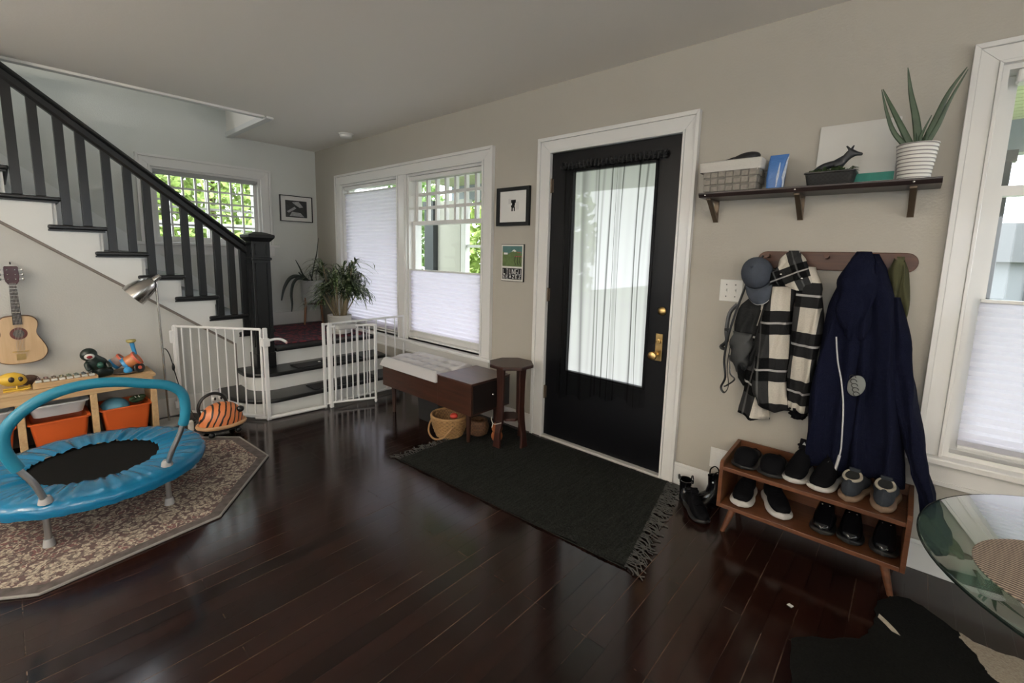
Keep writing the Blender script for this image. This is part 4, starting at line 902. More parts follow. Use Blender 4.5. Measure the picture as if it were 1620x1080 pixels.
def make_shoe(name, label, up, sole, kind='low', L=.27, W=.098, sh=.028, liner=DARKIN, lace=None):
    t = thing(name, label, 'shoe', (0, 0, 0))
    mb = MB(); mb.loft(shoe_rings(L, W+.008, lambda s: (0+.010*max(0, (s-.8)/.2)**2, sh+.006*max(0, (s-.8)/.2), 1.))); mb.build('sole', sole, t, smooth=True, local=True)
    hh = {'low': .075, 'slip': .055, 'high': .105, 'boot': .20, 'slipper': .060}[kind]
    def top(s):
        if kind == 'slipper': z = .032 if s < .34 else .032+.060*math.sin(PI*min(1, (s-.34)/.70))
        elif s < .42: z = hh+sh-.012*math.sin(PI*s/.42)
        else: z = (hh+sh)*(1-((s-.42)/.58))+(.052)*((s-.42)/.58)
        if kind != 'slipper' and s > .42: z = sh+.030+(hh-.03)*max(0, 1-((s-.42)/.58))**1.6
        if s > .93: z -= (s-.93)*.25
        return z
    mb = MB(); mb.loft(shoe_rings(L-.012, W-.004, lambda s: (sh-.006, max(sh+.008, top(s)), .62 if s < .45 else .72))); upo = mb.build('upper', up, t, smooth=True, local=True)
    if kind != 'slipper':
        mb = MB(); zc = hh+sh; rr = []
        for j in range(20):
            a = 2*PI*j/20; cx = -.27*L+.155*L*math.cos(a); rr.append((cx, .030*math.sin(a), zc-.004+.014*math.cos(a)*(1 if math.cos(a) > 0 else .35)))
        mb.tube(rr, .0065, 8, closed=True); mb.build('collar', up if liner is DARKIN else liner, t, smooth=True, local=True)
        mb = MB(); mb.loft([[(p[0]*1+(-.27*L-p[0])*.12, p[1]*.88, p[2]+.0035) for p in rr], [(p[0]+(-.27*L-p[0])*.5, p[1]*.4, p[2]-.004) for p in rr]]); mb.build('opening', DARKIN, t, local=True)
        if kind in ('low', 'high'):
            mb = MB(); x0, x1 = -.10*L, .17*L
            mb.loft([rect_ring(x0-.012, x0+.004, -.022, .022, top(.38)-.004, .004), rect_ring(x0-.022, x0-.010, -.020, .020, top(.38)+(.028 if kind == 'low' else .042), .004)]); mb.build('tongue', up, t, smooth=True, local=True)
            if lace is not None:
                mb = MB()
                for q in range(5):
                    x = x0+(x1-x0)*q/4; z = top(.5+x/L)+.001; mb.tube([(x, -.024, z-.008), (x+.004, 0, z+.002), (x, .024, z-.008)], .0022, 6)
                mb.build('laces', lace, t, local=True)
    else:
        mb = MB(); mb.ell((-.12*L, 0, .034), (.26*L, W*.36, .006), 20, 8); mb.build('footbed', DARKIN, t, smooth=True, local=True)
    return t
def place(o, loc, yaw, pitch=0., roll=0.):
    o.location = loc; o.rotation_euler = (roll, pitch, math.radians(yaw)); return o
def dup_shoe(o, label): c = copy_tree(o); c['label'] = label; return c
a = make_shoe('slipper', 'leftmost black slipper on the top of the shoe rack', SHINY if False else SBLK, SOLEB, 'slipper', .27, .112, .02); a['group'] = 'black slippers on the shoe rack'
place(a, (5.055, -.193, .346), -91); b = dup_shoe(a, 'black slipper beside the leftmost one on the shoe rack'); place(b, (5.170, -.193, .346), -89)
a = make_shoe('sneaker', 'black sneaker leaning upright at the middle of the rack top', SBLK, SOLEW, 'high', .26, .095, .026, lace=None); place(a, (5.275, -.185, .346), -96); a['group'] = 'black sneakers with white soles on the rack top'
b = dup_shoe(a, 'black sneaker with white sole turned sideways on the rack top'); place(b, (5.385, -.195, .346), -103)
for o in (a, b):
    mb = MB(); mb.prism([(-.034, -.012), (-.034, .012), (-.052, 0)], 0, .003, Matrix.Translation((0, 0, .150))); 
    mb2 = MB(); mb2.prism_x([(-.016, .130), (.016, .130), (0, .162)], -.0315, -.0285); mb.bm.free()
    q = mb2.build('pull_tab', LACE, None, local=True); q.parent = o
a = make_shoe('canvas_shoe', 'dark blue shoe with tan sole left of its twin under the coat hem', SGREY, SOLET, 'low', .26, .10, .026, LINER); place(a, (5.488, -.19, .346), 82); a['group'] = 'blue shoes with tan soles on the rack top'
b = dup_shoe(a, 'dark blue shoe with tan sole at the right end of the rack top'); place(b, (5.592, -.19, .346), 88)
a = make_shoe('skate_shoe', 'black shoe with thick white sole at the left end of the lower shelf', SBLK, SOLEW, 'low', .26, .098, .034, lace=SBLK); place(a, (5.055, -.20, .151), -88); a['group'] = 'black shoes with white soles on the lower shelf'
b = dup_shoe(a, 'black shoe with thick white sole turned out on the lower shelf'); place(b, (5.19, -.19, .151), -62)
a = make_shoe('ankle_boot', 'shiny black boot at the middle of the lower shelf', SHINY, SOLEB, 'high', .25, .09, .024, lace=None); place(a, (5.395, -.19, .151), -90); a['group'] = 'shiny black boots on the lower shelf'
b = dup_shoe(a, 'shiny black boot right of the middle on the lower shelf'); place(b, (5.495, -.19, .151), -88)
c = dup_shoe(a, 'shiny black boot at the right end of the lower shelf'); place(c, (5.612, -.19, .151), -90)
mb = MB()
for p in ((.055, .010), (.055, -.012), (.065, .004), (.04, .014), (.038, -.014)): mb.ell((p[0], p[1], .098-p[0]*.2), (.004, .004, .004), 8, 6)
for o in (a, b, c):
    q = MB()
    for p in ((.012, .014), (.012, -.014), (.032, .014), (.032, -.014)): q.ell((p[0], p[1], .112-p[0]*.9), (.0035, .0035, .0035), 8, 6)
    w_ = q.build('eyelets', CHROME, None, local=True); w_.parent = o
mb.bm.free()
# child's rain boots with loop handles, by the rack
def rainboot(label):
    t = thing('rain_boot', label, 'boot', (0, 0, 0), "child's black boots beside the rack")
    mb = MB(); mb.loft([[(cx+rx*math.cos(2*PI*j/20), ry*math.sin(2*PI*j/20), z) for j in range(20)] for cx, rx, ry, z in ((.02, .075, .033, 0), (.02, .078, .036, .012), (.02, .075, .034, .03), (.005, .060, .033, .05), (-.012, .043, .032, .07), (-.018, .038, .032, .11), (-.018, .042, .036, .16), (-.018, .043, .037, .165), (-.018, .037, .031, .163), (-.018, .034, .028, .11))]); mb.build('boot_shaft', SHINY, t, smooth=True, local=True)
    for s in (-1, 1):
        mb = MB(); mb.tube(smoothpath([(-.04, s*.034, .145), (-.04, s*.036, .185), (-.018, s*.036, .205), (.004, s*.036, .185), (.004, s*.034, .145)], 5), .004, 6); mb.build('loop_handle', SHINY, t, smooth=True, local=True)
    mb = MB()
    for s in (-1, 1):
        for x in (-.04, .004): mb.ell((x, s*.039, .145), (.005, .003, .005), 8, 6)
    mb.build('rivets', WHITEM, t, local=True); return t
place(rainboot('small black rain boot with loop handles beside the shoe rack'), (4.862, -.10, 0), -150)
place(rainboot('small black boot tipped forward on the floor left of the rain boot'), (4.735, -.135, 0.0), -60).scale = (1, 1, .62)
a = make_shoe('black_shoe', 'black shoe on the floor in front of the small boots', SBLK, SOLEB, 'low', .24, .09, .022, lace=SBLK); place(a, (4.835, -.255, 0), -48)
# ================================================================== BENCH, STOOL, MAT
t = thing('storage_bench', 'walnut storage bench with a tufted grey seat and side box under the window', 'bench', (2.83, -.36, 0))
mb = MB(); mb.box((2.285, -.555, .235), (3.02, -.165, .405)); mb.build('bench_box', WALNUT, t, bevel=.003)
mb = MB(); mb.box((3.02, -.560, .235), (3.385, -.16, .462)); sb = mb.build('side_cabinet', WALNUT, t, bevel=.003)
mb = MB(); mb.box((3.015, -.562, .4625), (3.388, -.158, .470)); mb.build('cabinet_top', wood('walnut_painted_sheen', (.045, .022, .017), (.085, .043, .032), .32), t, bevel=.002)  # walnut colour lightened on the top to imitate its reflection
mb = MB(); mb.box((3.386, -.545, .25), (3.392, -.175, .455)); dr = mb.build('drawer_front', mat('dark_drawer', (.010, .007, .006), .4), t)
mb = MB(); mb.ell((3.402, -.36, .36), (.012, .012, .012), 14, 8); mb.build('drawer_knob', CHROME, dr, smooth=True)
for x, y in ((2.37, -.50), (2.37, -.22), (3.30, -.50), (3.30, -.22)):
    mb = MB(); mb.tube([(x, y, .236), (x, y-.0, .0125 if x > 3 else 0)], [.022, .013], 12); mb.build('leg', WALNUT_Z, t, smooth=True)
tufts = [(2.285+.735*(i+.5+(.5 if r % 2 else 0))/6.5, -.555+.39*(r+.8)/3.6) for r in range(3) for i in range(6)]
tufts = [p for p in tufts if p[0] < 2.99]
mb = MB(); nx, ny = 110, 60; rows = []
def cushz(x, y):
    ex = min(x-2.265, 3.012-x); ey = min(y+.572, -.15-y); e = max(0, min(1, min(ex, ey)/.05)); z = .405+.076*(1-(1-e)**2.4)
    for a, b in tufts:
        d2 = ((x-a)**2+(y-b)**2); z -= .022*math.exp(-d2/.0006)
        z -= .026*math.exp(-d2/.0022)
    return z
for j in range(ny+1):
    y = -.572+(.422)*j/ny; rows.append([(2.265+.747*i/nx, y, cushz(2.265+.747*i/nx, y)) for i in range(nx+1)])
mb.loft(rows, False, False)
lo = [[(2.275+.727*i/nx, y0, .4055) for i in range(nx+1)] for y0 in (-.562, -.16)]
mb.loft(lo, False, False); mb.build('tufted_cushion', mat('pale_grey_linen', (.47, .46, .46), .9, bump=.15, bscale=300), t, smooth='all')
for a, b in tufts:
    mb = MB(); mb.ell((a, b, cushz(a, b)+.001), (.007, .007, .004), 10, 6); mb.build('tuft_button', MAT['pale_grey_linen'], t, smooth=True)
st_ = thing('side_stool', 'dark wooden octagonal stool left of the front door', 'stool', (3.51, -.29, 0))
c = (3.51, -.29); M0 = Matrix.Translation((c[0], c[1], 0))
mb = MB(); oc = [(.165*math.cos(PI/8+PI/4*i), .165*math.sin(PI/8+PI/4*i)) for i in range(8)]; mb.prism(oc, .580, .604, M0); mb.build('seat', MAHOG, st_, bevel=.005)
mb = MB(); mb.prism([(.085*math.cos(PI/8+PI/4*i), .085*math.sin(PI/8+PI/4*i)) for i in range(8)], .195, .213, M0); mb.build('lower_shelf', MAHOG, st_, bevel=.003)
for a in (0, 90, 180, 270):
    R = M0 @ Matrix.Rotation(math.radians(a), 4, 'Z'); mb = MB()
    mb.loft([[(.118+dx, -w, z), (.136+dx, -w, z), (.136+dx, w, z), (.118+dx, w, z)] for z, w, dx in ((.0125, .034, .006), (.05, .030, .005), (.12, .022, .0), (.20, .030, -.02), (.30, .026, -.025), (.48, .030, -.024), (.58, .036, -.022))], M=R)
    mb.build('leg', MAHOG, st_, smooth=False, bevel=.003)
mb = MB(); mb.tube(smoothpath([(3.41, -.38, .20), (3.44, -.405, .182), (3.48, -.430, .178), (3.52, -.440, .19), (3.555, -.43, .205)], 5), .003, 6); mb.tube([(3.475, -.430, .180), (3.47, -.435, .150)], .003, 6)
tag(mb.build('string_loop', mat('pale_string', (.42, .40, .36), .9), base=(3.46, -.42, .15)), 'pale string loop hanging round the stool at its lower shelf', 'string')
# door mat
mt = thing('door_mat', 'black woven cotton mat with fringed ends in front of the front door', 'mat', (3.95, -.52, 0))
A, B_, C_, D_ = (3.17, -1.005), (4.775, -.925), (4.60, -.045), (3.17, -.075)
def bil(s, u): return (A[0]*(1-s)*(1-u)+B_[0]*s*(1-u)+C_[0]*s*u+D_[0]*(1-s)*u, A[1]*(1-s)*(1-u)+B_[1]*s*(1-u)+C_[1]*s*u+D_[1]*(1-s)*u)
mb = MB(); rows = []
for j in range(41):
    rows.append([(*[q+(.004*math.sin(i*.3) if k else 0) for k, q in enumerate(bil(i/110, j/40))], .010+.0022*(i % 2)+.0015*math.sin(i*.37+j*.9)+.001*math.sin(j*2.3+i)) for i in range(111)])
mb.loft(rows, False, False); rows = [[(*bil(s, u), z) for s in (0, .25, .5, .75, 1)] for u, z in ((0, .008), (0, .001), (1, .001), (1, .008))]; mb.loft(rows, False, False)
m, nt, N, b = nodes('black_rag_weave'); tc = N.new('ShaderNodeTexCoord'); mp = N.new('ShaderNodeMapping'); mp.inputs['Scale'].default_value = (75, 6, 1); nt.links.new(tc.outputs['Object'], mp.inputs[0])
nz = N.new('ShaderNodeTexNoise'); nz.inputs['Scale'].default_value = 1.2; nz.inputs['Detail'].default_value = 5; nt.links.new(mp.outputs[0], nz.inputs['Vector'])
n2 = N.new('ShaderNodeTexNoise'); n2.inputs['Scale'].default_value = 130; nt.links.new(tc.outputs['Object'], n2.inputs['Vector'])
f = math_n(nt, 'MULTIPLY', nz.outputs['Fac'], math_n(nt, 'MULTIPLY_ADD', n2.outputs['Fac'], 1.6, -.3))
nt.links.new(mix_n(nt, f, (.004, .0045, .004), (.052, .054, .048)), b.inputs['Base Color']); b.inputs['Roughness'].default_value = 1.; b.inputs['Specular IOR Level'].default_value = .1
bp = N.new('ShaderNodeBump'); bp.inputs['Strength'].default_value = .9; bp.inputs['Distance'].default_value = .01; nt.links.new(f, bp.inputs['Height']); nt.links.new(bp.outputs['Normal'], b.inputs['Normal'])
mb.build('woven_field', m, mt, smooth='all')
for P0, P1, sg, seed in ((B_, C_, 1, 5), (A, D_, -1, 6)):
    rnd = random.Random(seed); mb = MB(); nn = 95
    for i in range(nn):
        s = (i+rnd.random()*.7)/nn; x, y = P0[0]+(P1[0]-P0[0])*s, P0[1]+(P1[1]-P0[1])*s; l = rnd.uniform(.05, .095); a = rnd.gauss(-.25 if sg > 0 else .2, .4)
        q = [Vector((x-sg*.01, y, .010)), Vector((x+sg*l*.35, y+l*.3*math.sin(a), rnd.uniform(.006, .02))), Vector((x+sg*l*.7, y+l*.7*math.sin(a)+rnd.gauss(0, .006), .008)), Vector((x+sg*l*math.cos(a), y+l*math.sin(a)+rnd.gauss(0, .012), .004))]
        mb.tube(smoothpath(q, 2), .0028, 4)
    f_ = mb.build('fringe', mat('charcoal_fringe', (.045, .045, .042), .95, noise=.5, nscale=60), mt); f_['kind'] = 'stuff'
# basket, bin, balls below the bench
wb = thing('wicker_basket', 'tan wicker basket with a handle under the bench front', 'basket', (3.07, -.53, 0))
WICK = weave('tan_wicker', (.26, .14, .055), 70.)
c = (3.09, -.50, 0); mb = MB()
mb.lathe([(.075, .002), (.085, .01), (.115, .07), (.128, .13), (.130, .165), (.122, .165), (.118, .12), (.08, .02), (.001, .015)], c, 36, sx=1.05); mb.build('basket_body', WICK, wb, smooth=True)
mb = MB()
for k in range(11):
    z = .012+.0145*k; r = .088+.046*math.sin(min(1, z/.17)*PI/2)
    mb.tube([(c[0]+1.05*(r+.0035*math.sin(j*PI/1.0+k*PI))*math.cos(2*PI*j/44), c[1]+(r+.0035*math.sin(j*PI/1.0+k*PI))*math.sin(2*PI*j/44), z+.003*math.cos(j*PI+k*PI)) for j in range(44)], .0062, 5, closed=True)
mb.build('woven_bands', mat('tan_cane', (.30, .17, .07), .6, noise=.35, nscale=50), wb, smooth=True)
mb = MB(); mb.tube([(c[0]+.138*math.cos(a), c[1]+.131*math.sin(a), .166) for a in [2*PI*i/32 for i in range(32)]], .008, 8, closed=True); mb.build('basket_rim', MAT['tan_cane'], wb, smooth=True)
mb = MB(); mb.tube(smoothpath([(2.965, -.52, .155), (2.975, -.59, .10), (3.01, -.632, .045), (3.085, -.648, .018), (3.16, -.635, .035), (3.20, -.59, .09), (3.218, -.52, .155)], 5), .0065, 8); mb.build('basket_handle', MAT['tan_cane'], wb, smooth=True)
mb = MB(); mb.ell((3.14, -.50, .165), (.03, .03, .022)); tag(mb.build('red_toy', mat('red_plastic', (.55, .05, .03), .4), smooth=True, base=(3.11, -.545, .14)), 'red toy piece sticking out of the wicker basket', 'toy')
bn = thing('fabric_bin', 'black open storage bin in the shadow under the bench', 'bin', (2.80, -.33, 0))
mb = MB(); tub(mb, 2.63, 2.92, -.46, -.20, .002, .20, .01, .006, .02); mb.build('bin_body', mat('black_felt', (.010, .010, .010), .95), bn)
b2 = thing('wicker_ball', 'small round wicker basket under the bench by the stool', 'basket', (3.255, -.36, 0))
mb = MB(); mb.lathe([(.03, .002), (.07, .03), (.085, .08), (.07, .13), (.055, .135), (.065, .09), (.02, .02)], (3.255, -.36, 0), 28); mb.build('basket_body', weave('brown_wicker', (.13, .06, .025), 70.), b2, smooth=True)
mb = MB(); mb.ell((3.445, -.355, .118), (.040, .040, .040)); mb.ell((3.445, -.355, .058), (.042, .042, .045)); tag(mb.build('orange_toy', mat('orange_plush', (.26, .075, .02), .8), smooth=True, base=(3.445, -.355, .0125)), 'orange rounded toy behind the stool leg', 'toy')

# ================================================================== LANDING: rug, two plants, stair mats
LR = mat('wine_rug', (.11, .018, .024), .95, noise=.6, nscale=45, bump=.5, bscale=150)
m, nt, N, b = nodes('wine_patterned_rug'); tc = N.new('ShaderNodeTexCoord'); vo = N.new('ShaderNodeTexVoronoi'); vo.inputs['Scale'].default_value = 22; nt.links.new(tc.outputs['Object'], vo.inputs['Vector'])
nt.links.new(mix_n(nt, math_n(nt, 'GREATER_THAN', vo.outputs['Distance'], .42), (.21, .030, .040), (.045, .018, .028)), b.inputs['Base Color']); b.inputs['Roughness'].default_value = 1.
t = thing('landing_rug', 'dark red patterned rug on the stair landing', 'rug', (.7, -.5, .47))
mb = MB(); mb.box((.12, -.995, .4705), (1.20, -.035, .480), bev=.003); mb.build('rug_field', m, t)
mb = MB()
for x in (.155, 1.165): mb.box((x-.012, -.99, .480), (x+.012, -.04, .4812))
mb.build('rug_border', mat('wine_border', (.035, .008, .012), 1.), t)
for nm, x0, x1, y0, y1, z, r in (('stair_mat', 1.40, 1.572, -.96, -.32, .3105, 2), ('stair_mat', 1.62, 1.80, -.92, -.30, .1555, 2)):
    mb = MB(); mb.box((x0, y0, z), (x1, y1, z+.006), bev=.002)
    tag(mb.build(nm, mat('black_stair_mat', (.008, .008, .009), .9), base=((x0+x1)/2, (y0+y1)/2, z)), 'black non-slip mat on the %s stair tread' % ('second' if z > .2 else 'lowest'), 'mat', 'black mats on the lower treads')
mb = MB(); mb.lathe([(.012, .0), (.012, .004), (.001, .005)], (1.47, -.72, .3168), 14); tag(mb.build('small_white_disc', WHITEPL, base=(1.47, -.72, .3168)), 'tiny white disc lying on the second stair mat', 'disc')
sp_ = thing('spider_plant', 'bushy variegated plant in a white ribbed pot on the landing edge', 'plant', (1.03, -.275, .482))
c = (1.03, -.275, 0); prof = [(.001, .483), (.098, .483), (.112, .49)]
for i in range(12): z = .495+i*.0145; prof += [(.112+.0006*i, z), (.1155+.0006*i, z+.005), (.1155+.0006*i, z+.010)]
prof += [(.122, .680), (.112, .682), (.108, .655), (.001, .655)]
mb = MB(); mb.lathe(prof, c, 40); mb.build('pot', mat('ribbed_white_ceramic', (.55, .54, .50), .5), sp_, smooth=True)
mb = MB(); mb.lathe([(.108, .657), (.001, .662)], c, 24, cap=False); mb.build('soil', MAT['potting_soil'], sp_)
rnd = random.Random(12); mb = MB(); tips = []
for i in range(26):
    a = rnd.uniform(0, 6.28); r = rnd.uniform(.0, .075); h = rnd.uniform(.24, .60); lean = rnd.uniform(.02, .17)
    p0 = Vector((c[0]+r*math.cos(a), c[1]+r*math.sin(a), .655)); p2 = p0+Vector((lean*math.cos(a), lean*math.sin(a), h)); p1 = (p0+p2)/2+Vector((rnd.gauss(0, .01), rnd.gauss(0, .01), 0))
    mb.tube(smoothpath([p0, p1, p2], 3), .0055, 6); tips.append((p2, a))
mb.build('canes', mat('pale_cane', (.24, .19, .11), .7, noise=.3, nscale=50), sp_, smooth=True)
def leafmat(name, c1, c2, thr, sc):
    m, nt, N, b = nodes(name); tc = N.new('ShaderNodeTexCoord'); nz = N.new('ShaderNodeTexNoise'); nz.inputs['Scale'].default_value = sc; nt.links.new(tc.outputs['Object'], nz.inputs['Vector'])
    nt.links.new(mix_n(nt, math_n(nt, 'GREATER_THAN', nz.outputs['Fac'], thr), c1, c2), b.inputs['Base Color']); b.inputs['Roughness'].default_value = .45
    return m
SPL = leafmat('variegated_leaf', (.045, .075, .022), (.36, .40, .24), .57, 30)
SPL2 = leafmat('deep_variegated_leaf', (.018, .034, .012), (.08, .11, .04), .6, 24)
def foliage(tips, n, seed, lens, mm, nm, droop=.9, w=.019):
    rnd = random.Random(seed); mb = MB()
    for i in range(n):
        p, a0 = tips[rnd.randrange(len(tips))]; a = a0+rnd.gauss(0, .9); l = rnd.uniform(*lens); el = rnd.uniform(.1, 1.35)
        p = p+Vector((rnd.gauss(0, .012), rnd.gauss(0, .012), -rnd.uniform(0, .12))); d = Vector((math.cos(a)*math.cos(el), math.sin(a)*math.cos(el), math.sin(el))); pts = []
        for k in range(7):
            s = k/6; q = p+d*l*s+Vector((0, 0, -droop*l*s*s*.75)); 
            if q.y > -.02: q.y = -.02-.15*(q.y+.02)
            pts.append(q)
        mb.ribbon(pts, [w*(.5+.5*math.sin(PI*min(1, (k+.6)/5.))) if k < 6 else .001 for k in range(7)])
    return mb.build(nm, mm, sp_, smooth='all')
foliage(tips, 420, 3, (.15, .33), SPL, 'foliage'); foliage(tips, 260, 4, (.12, .26), SPL2, 'inner_foliage')
pt = thing('potted_plant', 'dark leafed plant in a grey pot on a wooden stand in the landing corner', 'plant', (.22, -.18, .48))
c = (.22, -.18, 0)
mb = MB(); mb.lathe([(.001, .735), (.105, .735), (.122, .75), (.135, .99), (.135, 1.0), (.127, 1.0), (.124, .97), (.001, .965)], c, 32); mb.build('pot', mat('grey_pot_glaze', (.40, .40, .39), .5), pt, smooth=True)
mb = MB(); mb.tube([(c[0]-.12, c[1], .722), (c[0]+.12, c[1], .722)], .012, 8); mb.tube([(c[0], c[1]-.12, .722), (c[0], c[1]+.12, .722)], .012, 8); mb.build('stand_cross', RAILW, pt)
for a in (20, 110, 200, 290):
    a = math.radians(a); mb = MB(); mb.tube([(c[0]+.115*math.cos(a), c[1]+.115*math.sin(a), .80), (c[0]+.120*math.cos(a), c[1]+.120*math.sin(a), .70), (c[0]+.145*math.cos(a), c[1]+.145*math.sin(a), .482)], [.013, .015, .010], 10); mb.build('stand_leg', wood('stand_wood', (.16, .06, .02), (.26, .11, .045), .4, stretch=(12, 12, 1)) if 'stand_wood' not in MAT else MAT['stand_wood'], pt, smooth=True)
DL = mat('dark_leaf', (.012, .020, .012), .4, noise=.4, nscale=20)
for path, w in (([(.22, -.20, .97), (.23, -.17, 1.15), (.24, -.13, 1.32), (.24, -.105, 1.50)], .030), ([(.22, -.20, .97), (.25, -.30, 1.06), (.25, -.34, 1.15), (.25, -.385, 1.24)], .020), ([(.23, -.21, .98), (.25, -.36, 1.05), (.24, -.45, 1.03), (.24, -.52, .92), (.24, -.555, .78)], .040),
                ([(.24, -.21, .98), (.28, -.36, 1.03), (.28, -.43, .98), (.28, -.46, .86), (.28, -.455, .74), (.28, -.465, .65)], .034), ([(.24, -.18, .97), (.33, -.26, 1.08), (.42, -.30, 1.10), (.48, -.36, 1.0)], .032), ([(.22, -.20, .97), (.22, -.31, 1.06), (.20, -.335, 1.10)], .018), ([(.25, -.15, .97), (.36, -.2, 1.1), (.42, -.18, 1.18)], .03)):
    pp = smoothpath(path, 5); k = len(pp); mb = MB(); mb.tube(pp, [w/2*(.35+.65*math.sin(PI*min(1, .15+i/(k-1)*.87)))+.0008 for i in range(k)], 8, flat=.22); mb.build('leaf', DL, pt, smooth=True)

# ================================================================== SAFETY GATE
gt = thing('safety_gate', 'white metal safety gate standing open round the foot of the stairs', 'gate', (1.85, -.9, 0))
GA, GB, GC, GD = Vector((1.225, -1.775, 0)), Vector((1.835, -1.315, 0)), Vector((1.875, -.865, 0)), Vector((1.845, -.035, 0))
GL = Vector((2.045, -.478, 0)); zt = .735
def at(p, z): return (p.x, p.y, z)
def panel(nm, a, b, n, z0=.035, z1=zt, ra=.010, rb=.0058, skip=0):
    mb = MB(); mb.tube([at(a, z1), at(b, z1)], ra, 8); mb.tube([at(a, z0), at(b, z0)], ra, 8); mb.tube([at(a, z0), at(a, z1)], ra, 8); mb.tube([at(b, z0), at(b, z1)], ra, 8)
    o = mb.build(nm, WHITEM, gt, smooth=True)
    for i in range(1, n):
        q = a.lerp(b, i/n); mb = MB(); mb.tube([at(q, z0), at(q, z1)], rb, 8); mb.build('bar', WHITEM, o, smooth=True)
    return o
panel('side_panel', GA, GB-Vector((.03, .022, 0)), 10); panel('side_panel', GC, GD, 8, .035, .735)
panel('gate_leaf', GC+Vector((.02, .03, 0)), GL, 8, .045, .715)
for p, w in ((GA+Vector((.015, .012, 0)), .012), (GB, .015), (GC, .011), (GC+Vector((.022, .045, 0)), .015)):
    mb = MB(); mb.box((p.x-w, p.y-w, .0), (p.x+w, p.y+w, zt+.012), bev=.004); mb.build('post', WHITEM, gt)
mb = MB(); mb.tube([at(GB, .018), at(GC, .018)], .016, 8, flat=1.3); mb.tube([at(GB, .018), at(GB.lerp(GA, .14), .012)], .012, 8); mb.build('threshold_bar', WHITEM, gt, smooth=True)
mb = MB(); mb.ell((GL.x, GL.y, .022), (.012, .012, .022), 10, 6); mb.build('gate_foot', WHITEM, gt, smooth=True)
mb = MB(); mb.box((GB.x-.025, GB.y-.025, .60), (GB.x+.025, GB.y+.028, .665), bev=.006); la = mb.build('latch_housing', WHITEM, gt)
mb = MB(); hp = smoothpath([(1.845, -1.30, .645), (1.86, -1.255, .655), (1.875, -1.215, .652), (1.885, -1.18, .630)], 4); mb.tube(hp, [.010]*(len(hp)-1)+[.012], 8); mb.build('latch_handle', WHITEM, la, smooth=True)
mb = MB(); mb.ell((1.886, -1.175, .624), (.010, .010, .012), 10, 6); mb.build('handle_tip', mat('pink_tip', (.62, .40, .38), .5), la, smooth=True)
mb = MB(); mb.box((GC.x+.03, GC.y+.08, .690), (GC.x+.115, GC.y+.26, .728), bev=.01); mb.build('hinge_cover', mat('grey_gate_plastic', (.42, .42, .41), .5), gt)
mb = MB(); mb.box((1.205, -1.80, .60), (1.235, -1.75, .70), bev=.006); mb.box((1.205, -1.80, .06), (1.235, -1.75, .12), bev=.006); mb.build('wall_bracket', WHITEM, gt)

# ================================================================== FLOOR LAMP
lp = thing('floor_lamp', 'slim brushed metal floor lamp with cone shade before the stair wall', 'lamp', (1.385, -1.875, 0))
mb = MB(); mb.lathe([(.001, 0), (.105, 0), (.105, .012), (.095, .018), (.02, .024), (.001, .024)], (1.385, -1.875, 0), 36); mb.build('base', mat('pale_lamp_base', (.42, .42, .40), .35, .6), lp, smooth=True)
mb = MB(); mb.tube([(1.385, -1.875, .02), (1.382, -1.888, 1.075)], .0075, 10); mb.build('pole', CHROME, lp, smooth=True)
ax = Vector((-.10, -.66, -.60)).normalized(); nk = Vector((1.382, -1.892, 1.118)); R = ax.to_track_quat('Z', 'Y').to_matrix().to_4x4(); M = Matrix.Translation(nk) @ R
mb = MB(); mb.lathe([(.001, -.045), (.016, -.043), (.019, -.034), (.021, .015), (.025, .018)], M=M, n=24); mb.build('neck', CHROME, lp, smooth=True)
mb = MB(); mb.lathe([(.022, .010), (.040, .022), (.058, .052), (.072, .095), (.080, .140), (.083, .182), (.0815, .182), (.078, .14), (.070, .095), (.055, .052), (.03, .026)], M=M, n=36, cap=False); mb.build('lamp_shade', CHROME, lp, smooth=True)
mb = MB(); mb.ell(M @ Vector((0, 0, .07)), (.024, .024, .024), 14, 8); mb.build('bulb', mat('unlit_bulb', (.6, .6, .56), .4), lp, smooth=True)
mb = MB(); mb.tube([(1.382, -1.886, 1.06), nk], .010, 8); mb.build('joint', CHROME, lp)
cp = smoothpath([(1.383, -1.88, .585), (1.36, -1.86, .585), (1.335, -1.835, .54), (1.325, -1.815, .45), (1.32, -1.80, .36), (1.33, -1.78, .25), (1.35, -1.75, .13), (1.40, -1.72, .03), (1.47, -1.73, .010), (1.44, -1.80, .008), (1.35, -1.85, .008), (1.27, -1.92, .008)], 5)
mb = MB(); mb.tube(cp, .0035, 6); cdd = mb.build('cord', BLACKP, lp, smooth=True)
mb = MB(); mb.ell((1.322, -1.811, .425), (.011, .011, .030), 10, 8); mb.build('cord_switch', BLACKP, cdd, smooth=True)

# ================================================================== TOY UNIT AND TOYS
ts = thing('toy_shelf', 'low pine storage unit with sliding bins below the guitar', 'shelf', (1.36, -2.47, 0))
X0, X1, Zt = 1.208, 1.50, .44; Ys = [-1.955, -2.298, -2.642, -2.985]
mb = MB(); mb.box((X0, Ys[3]-.02, Zt-.020), (X1, Ys[0], Zt)); mb.build('top_board', PINE_Y, ts, bevel=.002)
mb = MB(); mb.box((X1-.022, Ys[3], Zt-.085), (X1-.002, Ys[0]-.02, Zt-.021)); mb.build('front_rail', PINE_Y, ts, bevel=.002)
for i, y in enumerate((Ys[0]-.018, Ys[1], Ys[2], Ys[3])):
    mb = MB(); mb.box((X0, y-.010, .0), (X1-.035, y+.010, Zt-.021)); 
    mb.box((X1-.035, y-.018, .0), (X1, y+.018, Zt-.086)); mb.build('side_panel' if i in (0, 3) else 'divider', PINE, ts, bevel=.002)
